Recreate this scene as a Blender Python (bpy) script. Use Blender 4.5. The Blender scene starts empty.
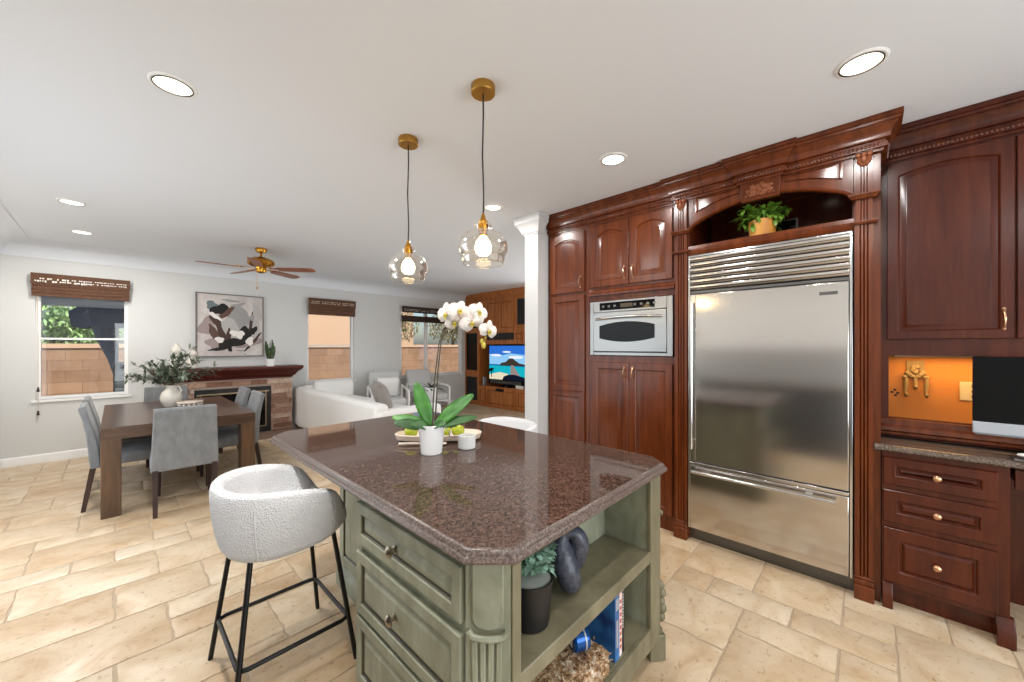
import bpy, bmesh, math, random
from mathutils import Vector, Matrix
PI = math.pi
random.seed(7)
SC = bpy.context.scene
COL = SC.collection

# ------------------------------------------------------------------ camera, sky, sun, exposure
F_PX, VP = 376.0, 397.0
cam = bpy.data.cameras.new('camera'); camo = bpy.data.objects.new('camera', cam); COL.objects.link(camo)
cam.sensor_fit = 'HORIZONTAL'; cam.sensor_width = 36.0; cam.lens = F_PX * 36.0 / 1024.0
cam.shift_y = 5.0 / 1024.0; cam.clip_start = 0.02
camo.location = (0, 0, 1.457); camo.rotation_euler = (PI / 2, 0, -math.atan(VP / F_PX))
SC.camera = camo
SC.view_settings.view_transform = 'Standard'; SC.view_settings.look = 'None'
SC.view_settings.gamma = 1.0; SC.view_settings.use_curve_mapping = False
SC.view_settings.exposure = 0.25

W = bpy.data.worlds.new('sky'); SC.world = W; W.use_nodes = True
wn = W.node_tree.nodes; wl = W.node_tree.links
bgn = wn['Background']
sky = wn.new('ShaderNodeTexSky'); sky.sky_type = 'NISHITA'; sky.sun_disc = False
sky.sun_elevation = math.radians(55); sky.sun_rotation = math.radians(200); sky.air_density = 1.0; sky.dust_density = 2.0
wl.new(sky.outputs[0], bgn.inputs[0]); bgn.inputs[1].default_value = 0.14

def lamp(name, kind, loc, energy, color=(1, 1, 1), rot=(0, 0, 0), **kw):
    l = bpy.data.lights.new(name, kind); l.energy = energy; l.color = color
    for k, v in kw.items(): setattr(l, k, v)
    o = bpy.data.objects.new(name, l); COL.objects.link(o); o.location = loc; o.rotation_euler = rot
    return o
sun = lamp('sun', 'SUN', (0, -4, 12), 4.2, (1, .95, .88), angle=math.radians(2))
sun.rotation_euler = Vector((-.02, .62, -.76)).to_track_quat('-Z', 'Y').to_euler()
# fill light added as daylight at an unseen left wall window (outside the frame)
WIN_L = [(2.6, 4.7, .05, 2.2)]
for y0, y1, z0, z1 in WIN_L:
    lamp('window_daylight', 'AREA', (-1.0, (y0 + y1) / 2, (z0 + z1) / 2), 13 * (y1 - y0) * (z1 - z0) / 2, (.86, .93, 1.0),
         (0, -PI / 2, 0), shape='RECTANGLE', size=(z1 - z0), size_y=(y1 - y0))
# added fill light in an unseen opening made up behind the camera
lamp('window_daylight', 'AREA', (1.3, -2.58, 1.25), 75, (.88, .94, 1.0), (PI / 2, 0, 0), shape='RECTANGLE', size=2.6, size_y=1.9)
lamp('window_daylight', 'AREA', (6.86, 3.4, 1.25), 70, (.88, .94, 1.0), (0, PI / 2, 0), shape='RECTANGLE', size=1.9, size_y=1.3)  # added fill light at an unseen opening in the right wall

# ------------------------------------------------------------------ materials
def lin(c):
    return tuple(((v / 12.92) if v <= .04045 else ((v + .055) / 1.055) ** 2.4) for v in c)
def hx(s):
    return lin(tuple(int(s[i:i + 2], 16) / 255 for i in (0, 2, 4)))
def mk(name, col, rough=.5, metal=0.0, **kw):
    m = bpy.data.materials.new(name); m.use_nodes = True
    b = m.node_tree.nodes['Principled BSDF']
    if isinstance(col, str): col = hx(col)
    b.inputs['Base Color'].default_value = (*col, 1); b.inputs['Roughness'].default_value = rough; b.inputs['Metallic'].default_value = metal
    for k, v in kw.items():
        i = b.inputs[k]
        i.default_value = v
    return m
def nodes(m):
    t = m.node_tree; return t.nodes, t.links, t.nodes['Principled BSDF']
def coords(m, scale=(1, 1, 1), kind='Object'):
    n, l, b = nodes(m)
    tc = n.new('ShaderNodeTexCoord'); mp = n.new('ShaderNodeMapping'); mp.inputs['Scale'].default_value = scale
    l.new(tc.outputs[kind], mp.inputs['Vector']); return mp.outputs[0]
def noise(m, vec, scale, detail=4, rough=.5, dist=0):
    n, l, b = nodes(m)
    t = n.new('ShaderNodeTexNoise'); t.inputs['Scale'].default_value = scale; t.inputs['Detail'].default_value = detail
    t.inputs['Roughness'].default_value = rough; t.inputs['Distortion'].default_value = dist
    l.new(vec, t.inputs['Vector']); return t.outputs['Fac']
def ramp(m, fac, stops):
    n, l, b = nodes(m)
    r = n.new('ShaderNodeValToRGB'); e = r.color_ramp.elements
    while len(e) < len(stops): e.new(.5)
    for k, (p, c) in enumerate(stops):
        e[k].position = p; c = hx(c) if isinstance(c, str) else c; e[k].color = (*c, 1)
    l.new(fac, r.inputs[0]); return r.outputs[0]
def mixc(m, fac, a, b_, mode='MIX'):
    n, l, b = nodes(m)
    x = n.new('ShaderNodeMix'); x.data_type = 'RGBA'; x.blend_type = mode
    if isinstance(fac, float): x.inputs[0].default_value = fac
    else: l.new(fac, x.inputs[0])
    for i, v in ((6, a), (7, b_)):
        if isinstance(v, tuple): x.inputs[i].default_value = (*v, 1)
        else: l.new(v, x.inputs[i])
    return x.outputs[2]
def bump(m, h, strength=.2, dist=.01):
    n, l, b = nodes(m)
    u = n.new('ShaderNodeBump'); u.inputs['Strength'].default_value = strength; u.inputs['Distance'].default_value = dist
    l.new(h, u.inputs['Height']); l.new(u.outputs[0], b.inputs['Normal'])
def base(m, c):
    n, l, b = nodes(m); l.new(c, b.inputs['Base Color'])

def wood(name, dark, mid, light, rough=.3, scale=(8, 8, .8), coat=.06):
    m = mk(name, mid, rough)
    v = coords(m, scale)
    f = noise(m, v, 2.2, 5, .6, .6)
    base(m, ramp(m, f, [(.28, dark), (.5, mid), (.75, light)]))
    nodes(m)[2].inputs['Specular IOR Level'].default_value = .38
    nodes(m)[2].inputs['Coat Weight'].default_value = coat; nodes(m)[2].inputs['Coat Roughness'].default_value = .18
    return m
M = {}
M['cherry'] = wood('cherry_wood', '4c200a', '5e2b10', '703716', .24)
M['cherry_dark'] = wood('dark_cherry_wood', '381206', '471a09', '56230d', .24)  # darkened cherry copy: dimmer light at the desk painted into the colour
M['oak_unit'] = wood('honey_cherry_wood', '8f4d20', 'b26c36', 'c67f46', .45, coat=.1)
M['walnut'] = wood('walnut_wood', '38271c', '4f382a', '634937', .3, scale=(1.2, 12, 12), coat=.25)
M['walnut_leg'] = wood('walnut_leg_wood', '382718', '543d2a', '6e5238', .42, coat=.1)
M['darkleg'] = wood('dark_leg_wood', '241610', '35221a', '463026', .45, coat=.0)
M['mantel'] = wood('mantel_wood', '35120c', '4d1a11', '652617', .4, scale=(1.2, 12, 12))
M['paint_white'] = mk('white_paint', 'c8c8c7', .6)
M['trim_white'] = mk('white_trim_paint', 'f2f1ee', .4)
M['vinyl'] = mk('white_vinyl', 'f4f3f0', .35)
m = mk('wall_paint', 'd6d6d3', .7); M['wall'] = m
bump(m, noise(m, coords(m), 180, 3), .05, .002)
m = mk('ceiling_paint', 'e3e6ea', .8); M['ceiling'] = m
bump(m, noise(m, coords(m), 160, 3), .05, .002)

# travertine
m = mk('travertine', 'd9c3a0', .38); M['tile'] = m
n, l, b = nodes(m)
g = n.new('ShaderNodeNewGeometry')
v = coords(m, (1.7, 2.0, 1))
addv = n.new('ShaderNodeVectorMath'); addv.operation = 'MULTIPLY_ADD'
cmb = n.new('ShaderNodeCombineXYZ'); l.new(g.outputs['Random Per Island'], cmb.inputs[0]); l.new(g.outputs['Random Per Island'], cmb.inputs[1])
addv.inputs[1].default_value = (37, 23, 0); l.new(cmb.outputs[0], addv.inputs[0]); l.new(v, addv.inputs[2])
f1 = noise(m, addv.outputs[0], 2.0, 6, .62, 1.2)
c1 = ramp(m, f1, [(.22, 'af9474'), (.38, 'c5ae90'), (.55, 'd2c1a8'), (.8, 'dccfbd')])
c2 = ramp(m, g.outputs['Random Per Island'], [(0, 'ead9c3'), (.4, 'f5ecdf'), (.75, 'fcf8f1'), (1, 'e9d6bc')])
cc = mixc(m, .75, c1, c2, 'MULTIPLY')
f2 = noise(m, addv.outputs[0], 16, 5, .7)
pit = ramp(m, f2, [(.33, '8a6238'), (.42, 'ffffff')])
base(m, mixc(m, .55, cc, pit, 'MULTIPLY'))
rr = ramp(m, f1, [(.2, (.46,) * 3), (.8, (.26,) * 3)]); l.new(rr, b.inputs['Roughness'])
bump(m, noise(m, coords(m), 7, 5), .22, .012)
m = mk('grout', 'b3a088', .9); M['grout'] = m
bump(m, noise(m, coords(m), 90, 3), .3, .004)

# granite
m = mk('brown_granite', '5c4438', .045); M['granite'] = m
v = coords(m)
n, l, b = nodes(m)
vo = n.new('ShaderNodeTexVoronoi'); vo.inputs['Scale'].default_value = 120; l.new(v, vo.inputs['Vector'])
g1 = ramp(m, noise(m, coords(m, (1, 1.5, 1)), 42, 7, .75, .25), [(.32, '1a110d'), (.46, '3c2b23'), (.58, '563f34'), (.72, '7c6656')])
g2 = ramp(m, vo.outputs['Distance'], [(.15, '1e1512'), (.5, '523d33'), (.8, '75625a')])
base(m, mixc(m, .4, g1, g2))
b.inputs['Specular IOR Level'].default_value = .3
m = mk('granite_edge', '6d5c54', .3); M['granite_edge'] = m
base(m, ramp(m, noise(m, coords(m), 130, 4, .7), [(.3, '2c2320'), (.5, '5b4c45'), (.7, '8d7f76')]))
m = mk('desk_granite', '4d433d', .12); M['desk_granite'] = m
base(m, ramp(m, noise(m, coords(m), 140, 4, .7), [(.3, '261f1b'), (.5, '5c4e44'), (.7, '8e8175')]))

# sage paint with worn patches
m = mk('sage_paint', '8b9076', .45); M['sage'] = m
f = noise(m, coords(m, (3, 3, 1.2)), 2.5, 6, .65, .5)
c = ramp(m, f, [(.3, '70715e'), (.48, '848671'), (.62, '939581'), (.8, 'a0a28f')])
w_ = ramp(m, noise(m, coords(m, (2, 2, 6)), 9, 6, .7), [(.66, '000000'), (.74, 'ffffff')])
base(m, mixc(m, w_, c, hx('77705a')))
M['glaze'] = mk('umber_glaze', '4a4633', .5)
m = mk('olive_shelf_paint', '756e55', .45); M['sage_shelf'] = m
base(m, ramp(m, noise(m, coords(m, (3, 3, 1.2)), 2.5, 6, .65, .5), [(.3, '635d47'), (.7, '827b62')]))

# metals and others
def steel(name, col, rough, an=.6):
    m = mk(name, col, rough, 1.0, Anisotropic=an)
    n, l, b = nodes(m)
    f = noise(m, coords(m, (2, 2, 260)), 3, 3)
    bump(m, f, .02, .001)
    return m
M['steel'] = steel('brushed_steel', 'cdc9c5', .13)
M['oven_steel'] = steel('oven_steel', '9c9c9b', .3)
M['steel_trim'] = mk('polished_steel', 'd2d2d0', .14, 1.0)
M['steel_dark'] = mk('dark_steel', '6b6a68', .35, 1.0)
M['brass'] = mk('brass', 'c08a35', .25, 1.0)
M['brass_satin'] = mk('satin_brass', 'b98c45', .4, 1.0)
M['bronze'] = mk('antique_pewter', 'a09686', .28, 1.0)
M['rosegold'] = mk('antique_copper', 'c79a78', .3, 1.0)
M['gilt'] = mk('gilded_carving', '7d4423', .4, .2)
M['black_metal'] = mk('black_metal', '121212', .45, .3)
M['black'] = mk('black_plastic', '0c0c0d', .3)
M['black_gloss'] = mk('black_gloss', '050506', .06, **{'Specular IOR Level': .16})
M['black_matte'] = mk('matte_black_ceramic', '0e0e10', .45)
M['black_cord'] = mk('black_fabric_cord', '151515', .7)
M['dark_void'] = mk('dark_lining', '120806', .6)
m = mk('boucle', 'e4e4e5', .95); M['boucle'] = m
n, l, b = nodes(m)
vo = n.new('ShaderNodeTexVoronoi'); vo.inputs['Scale'].default_value = 150; l.new(coords(m), vo.inputs['Vector'])
fm = n.new('ShaderNodeMath'); fm.operation = 'ADD'; l.new(vo.outputs['Distance'], fm.inputs[0]); l.new(noise(m, coords(m), 190, 4, .6), fm.inputs[1])
bump(m, fm.outputs[0], .75, .008)
b.inputs['Sheen Weight'].default_value = .3
def fabric(name, c, sc=220, st=.25, var=None):
    m = mk(name, c, .9); b = nodes(m)[2]; b.inputs['Sheen Weight'].default_value = .2
    bump(m, noise(m, coords(m), sc, 3), st, .004)
    if var: base(m, ramp(m, noise(m, coords(m, (1, 1, .4)), 22, 5, .6), [(.3, var[0]), (.7, var[1])]))
    return m
M['grey_fabric'] = fabric('grey_chair_fabric', '8b8d8e', var=('6a6b6b', '7e7f7f'))
M['white_fabric'] = fabric('white_slipcover', 'e8e6e2', 60, .12)
M['taupe_fabric'] = fabric('taupe_fabric', '8d857d')
M['pillow_fabric'] = fabric('pale_grey_fabric', 'c9c8c5')
M['white_ceramic'] = mk('white_ceramic', 'e9e9e8', .25)
M['cream_ceramic'] = mk('cream_ceramic', 'd5cfc3', .6)
M['wax'] = mk('white_wax', 'eeeeea', .4)
M['wax_glass'] = mk('milky_glass', 'e4e4e2', .12)
M['soil'] = mk('soil', '2a1d14', .95)
M['gravel_top'] = mk('grey_pebble_top', '8d908b', .9)
def leafm(name, a, c, rough=.45, sc=14):
    m = mk(name, a, rough); base(m, ramp(m, noise(m, coords(m), sc, 3), [(.3, a), (.7, c)])); return m
M['orchid_leaf'] = leafm('orchid_leaf', '2b6420', '4d8c34', .42)
M['orchid_leaf_dark'] = leafm('dark_orchid_leaf', '24481f', '3a6a2e', .45)
M['olive_leaf'] = leafm('olive_leaf', '3d4a38', '707a66', .5, 30)
M['fern_leaf'] = leafm('bright_fern_leaf', '2f641a', '7f9f35', .45, 30)
M['succ_leaf'] = leafm('mint_leaf', '5f8d76', 'b4d2be', .5, 30)
M['cactus'] = leafm('snake_leaf', '26391f', '52663c', .5, 20)
M['dark_leaf'] = leafm('dark_leaf', '15181a', '2b3330', .4, 20)
M['tree_leaf'] = leafm('tree_leaf', '6f9a4a', 'b9d094', .6, 8)
M['tree_leaf_dry'] = leafm('olive_tree_leaf', '7a7a58', 'b5ad86', .6, 8)
M['petal'] = mk('cream_petal', 'ecdfd5', .5, **{'Subsurface Weight': .15})
M['bud'] = mk('yellow_green_bud', 'b9a93e', .5)
M['stem'] = mk('brown_stem', '4a4330', .6)
M['apple'] = leafm('green_apple_skin', '9dab1e', 'b9c23a', .25, 20)
M['whitewood'] = leafm('whitewashed_wood', 'cdb9a6', 'e3d5c6', .55, 8)
M['bark'] = mk('bark', '6b5a48', .9)
M['woodpot'] = wood('light_wood_pot', 'a86e2a', 'c98d3e', 'd9a352', .4)
M['stone_dark'] = mk('dark_stone', '2f333f', .35); m = M['stone_dark']
base(m, ramp(m, noise(m, coords(m), 60, 5, .7), [(.35, '1f222c'), (.6, '454a58'), (.8, '6c7280')])); bump(m, noise(m, coords(m), 70, 4), .4, .004)
m = mk('seagrass', 'a8825a', .9); M['seagrass'] = m
base(m, ramp(m, noise(m, coords(m, (1, 1, 1)), 60, 5, .7), [(.35, '5e3a20'), (.5, 'b08a60'), (.65, 'efe2cc')])); bump(m, noise(m, coords(m), 60, 4), .9, .02)
M['blue_glass'] = mk('cobalt_metal', '0d4a8f', .15, .5)
M['paper'] = mk('paper', 'eae6dc', .8)
M['orange_wall'] = mk('amber_paint', 'c07a30', .6)
M['silver'] = mk('silver_aluminium', 'a9aeb5', .35, .3)
M['ivory'] = mk('ivory_plastic', 'c9b78c', .45)
M['antique_ivory'] = mk('antique_ivory', '917748', .45)
M['bamboo'] = mk('woven_bamboo', '4a3020', .7); m = M['bamboo']
base(m, ramp(m, noise(m, coords(m, (14, 14, 120)), 3, 5, .7), [(.3, '2a170b'), (.5, '583620'), (.72, '8c5f3a')])); bump(m, noise(m, coords(m, (8, 8, 160)), 3, 3), .6, .005)
M['bamboo_dark'] = mk('dark_woven_bamboo', '2c1c12', .75); m = M['bamboo_dark']
base(m, ramp(m, noise(m, coords(m, (14, 14, 120)), 3, 5, .7), [(.3, '140c07'), (.5, '2e1d12'), (.72, '4d3523')]))
m = mk('fireplace_brick', '9a6f58', .85); M['brick'] = m
n, l, b = nodes(m); g = n.new('ShaderNodeNewGeometry')
c = ramp(m, g.outputs['Random Per Island'], [(0, '8a6350'), (.35, 'a98570'), (.7, 'c0a08b'), (1, 'd2bba8')])
base(m, mixc(m, .6, c, ramp(m, noise(m, coords(m), 26, 5, .7), [(.3, '8a6a5a'), (.7, 'ffffff')]), 'MULTIPLY')); bump(m, noise(m, coords(m), 30, 5), .7, .01)
M['mortar'] = mk('mortar', 'a8978a', .95)
M['hearth'] = mk('hearth_slate', '7a6355', .6)
m = mk('block_wall', 'b08a68', .9); M['block'] = m
n, l, b = nodes(m)
br = n.new('ShaderNodeTexBrick'); br.inputs['Scale'].default_value = 1.0; br.inputs['Brick Width'].default_value = .41; br.inputs['Row Height'].default_value = .2
br.inputs['Mortar Size'].default_value = .006; br.inputs['Color1'].default_value = (*hx('b08b6e'), 1); br.inputs['Color2'].default_value = (*hx('9c7a60'), 1); br.inputs['Mortar'].default_value = (*hx('8e6e57'), 1)
sw = n.new('ShaderNodeSeparateXYZ'); cw = n.new('ShaderNodeCombineXYZ'); l.new(coords(m), sw.inputs[0]); l.new(sw.outputs[0], cw.inputs[0]); l.new(sw.outputs[2], cw.inputs[1])
l.new(cw.outputs[0], br.inputs['Vector']); base(m, mixc(m, .5, br.outputs[0], ramp(m, noise(m, coords(m), 3, 5), [(.3, 'c9b49c'), (.7, 'ffffff')]), 'MULTIPLY'))
M['stucco'] = mk('peach_stucco', 'd2ad8e', .9)
M['concrete'] = mk('concrete', 'a39c92', .9)
M['navy_fabric'] = fabric('navy_canvas', '47536c', 120, .2)
M['patio_paint'] = mk('grey_blue_paint', 'b9c1ce', .6)

def emit(name, col, s):
    m = bpy.data.materials.new(name); m.use_nodes = True
    n = m.node_tree.nodes; n.remove(n['Principled BSDF'])
    e = n.new('ShaderNodeEmission'); c = hx(col) if isinstance(col, str) else col
    e.inputs[0].default_value = (*c, 1); e.inputs[1].default_value = s
    m.node_tree.links.new(e.outputs[0], n['Material Output'].inputs[0]); return m
M['lens'] = emit('warm_lens', 'fff3d8', 3.0)
M['lens_cool'] = emit('white_lens', 'fffdf8', 4.0)
M['bulb'] = emit('warm_bulb', 'ffdca0', 22.0)
M['led'] = emit('oven_display', 'b8a48a', .25)
def clear(name, tint, refl, rough=.02, ior=1.45):
    m = bpy.data.materials.new(name); m.use_nodes = True
    n = m.node_tree.nodes; l = m.node_tree.links; n.remove(n['Principled BSDF'])
    t = n.new('ShaderNodeBsdfTransparent'); t.inputs[0].default_value = (*tint, 1)
    g = n.new('ShaderNodeBsdfGlossy'); g.inputs[0].default_value = (1, 1, 1, 1); g.inputs['Roughness'].default_value = rough
    lw = n.new('ShaderNodeFresnel'); lw.inputs[0].default_value = ior
    mm = n.new('ShaderNodeMath'); mm.operation = 'MULTIPLY'; mm.inputs[1].default_value = refl; l.new(lw.outputs[0], mm.inputs[0])
    x = n.new('ShaderNodeMixShader'); l.new(mm.outputs[0], x.inputs[0]); l.new(t.outputs[0], x.inputs[1]); l.new(g.outputs[0], x.inputs[2])
    l.new(x.outputs[0], n['Material Output'].inputs[0]); return m
M['pane'] = clear('window_glass', (.96, .98, .98), .9)
M['amber_glass'] = clear('pale_amber_glass', (.985, .95, .89), .55)
M['clear_glass'] = clear('clear_glass', (.95, .96, .96), 1.2)

# ------------------------------------------------------------------ mesh builder
class G:
    def __init__(s): s.v = []; s.f = []; s.mi = []
    def add(s, vs, fs, mi=0):
        o = len(s.v); s.v += [tuple(p) for p in vs]; s.f += [tuple(i + o for i in f) for f in fs]; s.mi += [mi] * len(fs); return s
    def box(s, x0, x1, y0, y1, z0, z1, mi=0):
        x0, x1 = sorted((x0, x1)); y0, y1 = sorted((y0, y1)); z0, z1 = sorted((z0, z1))
        vs = [(x, y, z) for x in (x0, x1) for y in (y0, y1) for z in (z0, z1)]
        return s.add(vs, [(0, 1, 3, 2), (4, 6, 7, 5), (0, 4, 5, 1), (2, 3, 7, 6), (0, 2, 6, 4), (1, 5, 7, 3)], mi)
    def obox(s, Mx, a, b_, mi=0):       # box between corners a, b in the frame Mx
        t = G().box(a[0], b_[0], a[1], b_[1], a[2], b_[2]); return s.add([Mx @ Vector(p) for p in t.v], t.f, mi)
    def prism(s, poly, z0, z1, Mx=None, mi=0):   # poly in xy, extruded in z
        n = len(poly); vs = [Vector((x, y, z)) for z in (z0, z1) for x, y in poly]
        if Mx is not None: vs = [Mx @ p for p in vs]
        return s.add(vs, [tuple(range(n))[::-1], tuple(range(n, 2 * n))] + [(i, (i + 1) % n, n + (i + 1) % n, n + i) for i in range(n)], mi)
    def lathe(s, prof, c=(0, 0, 0), seg=24, mi=0, Mx=None, cap=True):
        vs = []; fs = []; k = len(prof)
        for i in range(seg):
            a = 2 * PI * i / seg
            for r, z in prof: vs.append(Vector((r * math.cos(a), r * math.sin(a), z)))
        for i in range(seg):
            j = (i + 1) % seg
            for q in range(k - 1): fs.append((i * k + q, j * k + q, j * k + q + 1, i * k + q + 1))
        if cap:
            if prof[0][0] > 1e-5: fs.append(tuple(i * k for i in range(seg))[::-1])
            if prof[-1][0] > 1e-5: fs.append(tuple(i * k + k - 1 for i in range(seg)))
        if Mx is not None: vs = [Mx @ p for p in vs]
        return s.add([p + Vector(c) for p in vs], fs, mi)
    def tube(s, pts, r, seg=8, mi=0, closed=False):
        pts = [Vector(p) for p in pts]; n = len(pts); rs = r if isinstance(r, (list, tuple)) else [r] * n
        ref = None; vs = []; fs = []
        for i, p in enumerate(pts):
            if closed: t = pts[(i + 1) % n] - pts[i - 1]
            else: t = pts[min(i + 1, n - 1)] - pts[max(i - 1, 0)]
            t.normalize()
            if ref is None:
                ref = Vector((0, 0, 1)) if abs(t.z) < .9 else Vector((1, 0, 0))
            a = (ref - t * ref.dot(t)).normalized(); ref = a; b_ = t.cross(a)
            for k in range(seg):
                q = 2 * PI * k / seg; vs.append(p + (a * math.cos(q) + b_ * math.sin(q)) * rs[i])
        for i in range(n if closed else n - 1):
            j = (i + 1) % n
            for k in range(seg):
                k2 = (k + 1) % seg; fs.append((i * seg + k, i * seg + k2, j * seg + k2, j * seg + k))
        if not closed: fs += [tuple(range(seg))[::-1], tuple(range((n - 1) * seg, n * seg))]
        return s.add(vs, fs, mi)
    def ball(s, c, r, sc=(1, 1, 1), seg=14, mi=0, Mx=None):
        k = max(5, seg // 2); prof = [(max(1e-6, math.sin(PI * i / k)), -math.cos(PI * i / k)) for i in range(k + 1)]
        t = G().lathe(prof, seg=seg, cap=False)
        R = Mx if Mx is not None else Matrix()
        return s.add([R @ Vector((p[0] * r * sc[0], p[1] * r * sc[1], p[2] * r * sc[2])) + Vector(c) for p in t.v], t.f, mi)
    def sweep(s, prof, path, closed=False, mi=0, cap=True):   # prof (d, z) offset outwards of an xy path (outward = right-hand normal (ty, -tx))
        n = len(path); vs = []; fs = []; k = len(prof)
        for i in range(n):
            p = Vector(path[i])
            def nrm(a, b_):
                t = (Vector(b_) - Vector(a)).normalized(); return Vector((t.y, -t.x))
            ns = []
            if i > 0 or closed: ns.append(nrm(path[i - 1], path[i]))
            if i < n - 1 or closed: ns.append(nrm(path[i], path[(i + 1) % n]))
            if len(ns) == 2:
                mm = (ns[0] + ns[1]).normalized(); mm = mm / max(.2, mm.dot(ns[0]))
            else: mm = ns[0]
            for d, z in prof: vs.append((p.x + mm.x * d, p.y + mm.y * d, z))
        for i in range(n if closed else n - 1):
            j = (i + 1) % n
            for q in range(k - 1): fs.append((i * k + q, j * k + q, j * k + q + 1, i * k + q + 1))
        if not closed and cap: fs += [tuple(range(k)), tuple(range((n - 1) * k, n * k))[::-1]]
        return s.add(vs, fs, mi)
    def leaf(s, p, d, up, L, w, droop=.3, seg=4, fold=.15, mi=0, tip=.0):
        p = Vector(p); d = Vector(d).normalized(); up = Vector(up); side = d.cross(up)
        if side.length < 1e-4: side = d.cross(Vector((1, 0, .1)))
        side.normalize(); nn = side.cross(d).normalized(); vs = []; fs = []
        for i in range(seg + 1):
            t = i / seg; hw = w * (math.sin(PI * min(1, t * .93 + .04)) ** .8 if tip == 0 else math.sin(PI * (t * .84 + .08)) ** .85) * .5
            c = p + d * (L * t) - nn * (droop * L * t * t)
            vs += [c - side * hw + nn * (hw * fold), c, c + side * hw + nn * (hw * fold)]
        for i in range(seg):
            for k in (0, 1): fs.append((i * 3 + k, i * 3 + k + 1, i * 3 + k + 4, i * 3 + k + 3))
        return s.add(vs, fs, mi)
    def poly(s, pts, mi=0): return s.add(pts, [tuple(range(len(pts)))], mi)
    def mesh(s, name, mats, smooth=True, recalc=True):
        me = bpy.data.meshes.new(name); me.from_pydata(s.v, [], s.f)
        for mm in (mats if isinstance(mats, (list, tuple)) else [mats]): me.materials.append(mm)
        for p, i in zip(me.polygons, s.mi): p.material_index = i
        if recalc:
            bm = bmesh.new(); bm.from_mesh(me); bmesh.ops.recalc_face_normals(bm, faces=bm.faces); bm.to_mesh(me); bm.free()
        if smooth:
            me.polygons.foreach_set('use_smooth', [True] * len(me.polygons)); me.set_sharp_from_angle(angle=.6)
        me.update(); return me

def root_of(o):
    while o.parent: o = o.parent
    return o
FIT = None            # optional mapping of a built-in unit into its alcove
def obj(name, g, mat, parent=None, bevel=0, seg=2, smooth=True, label=None, subsurf=0, recalc=True, kind=None):
    """one mesh object; geometry is given in world coordinates"""
    if FIT: g.v = [FIT(p) for p in g.v]
    off = root_of(parent).location.copy() if parent is not None else Vector((0, 0, 0))
    if off.length > 0: g.v = [(p[0] - off.x, p[1] - off.y, p[2] - off.z) for p in g.v]
    o = bpy.data.objects.new(name, g.mesh(name, mat, smooth, recalc)); COL.objects.link(o)
    if parent is not None: o.parent = parent
    if bevel:
        b = o.modifiers.new('bevel', 'BEVEL'); b.width = bevel; b.segments = seg; b.limit_method = 'ANGLE'; b.angle_limit = .6; b.harden_normals = False
    if subsurf:
        b = o.modifiers.new('smooth', 'SUBSURF'); b.levels = b.render_levels = subsurf
    if label: o['label'] = label
    if kind: o['kind'] = kind
    return o
def tag(o, label, cat, group=None, kind=None):
    o['label'] = label; o['category'] = cat
    if group: o['group'] = group
    if kind: o['kind'] = kind
    return o
def thing(name, label, cat, loc=(0, 0, 0), rz=0, group=None):
    o = bpy.data.objects.new(name, None); COL.objects.link(o); o.location = loc; o.rotation_euler = (0, 0, rz)
    o.empty_display_size = .1
    return tag(o, label, cat, group)
def solo(name, g, mat, label, cat, group=None, center=None, **kw):
    """a thing that is one mesh; its origin goes to its base"""
    if center is None:
        xs = [p[0] for p in g.v]; ys = [p[1] for p in g.v]; zs = [p[2] for p in g.v]
        center = ((min(xs) + max(xs)) / 2, (min(ys) + max(ys)) / 2, min(zs))
    g.v = [(p[0] - center[0], p[1] - center[1], p[2] - center[2]) for p in g.v]
    o = obj(name, g, mat, None, **kw); o.location = center
    return tag(o, label, cat, group)
def struct(name, g, mat, parent=None, label=None, **kw):
    o = obj(name, g, mat, parent, **kw)
    if parent is None:
        o['kind'] = 'structure'
        tag(o, label or name.replace('_', ' '), name.split('_')[0])
    return o
def kids(o): return [c for c in COL.objects if c.parent == o]
def dup(o, loc, rz, label, group=None):
    r = o.copy(); COL.objects.link(r); r.location = loc; r.rotation_euler = (0, 0, rz); r['label'] = label
    if group: r['group'] = group
    for ch in kids(o):
        c = ch.copy(); COL.objects.link(c); c.parent = r
        for g2 in kids(ch):
            d = g2.copy(); COL.objects.link(d); d.parent = c
    return r
def frame(O, A, N):
    A = Vector(A).normalized(); N = Vector(N).normalized(); Z = Vector((0, 0, 1))
    return Matrix(((A.x, N.x, 0, O[0]), (A.y, N.y, 0, O[1]), (A.z, N.z, 1, O[2]), (0, 0, 0, 1)))

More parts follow.
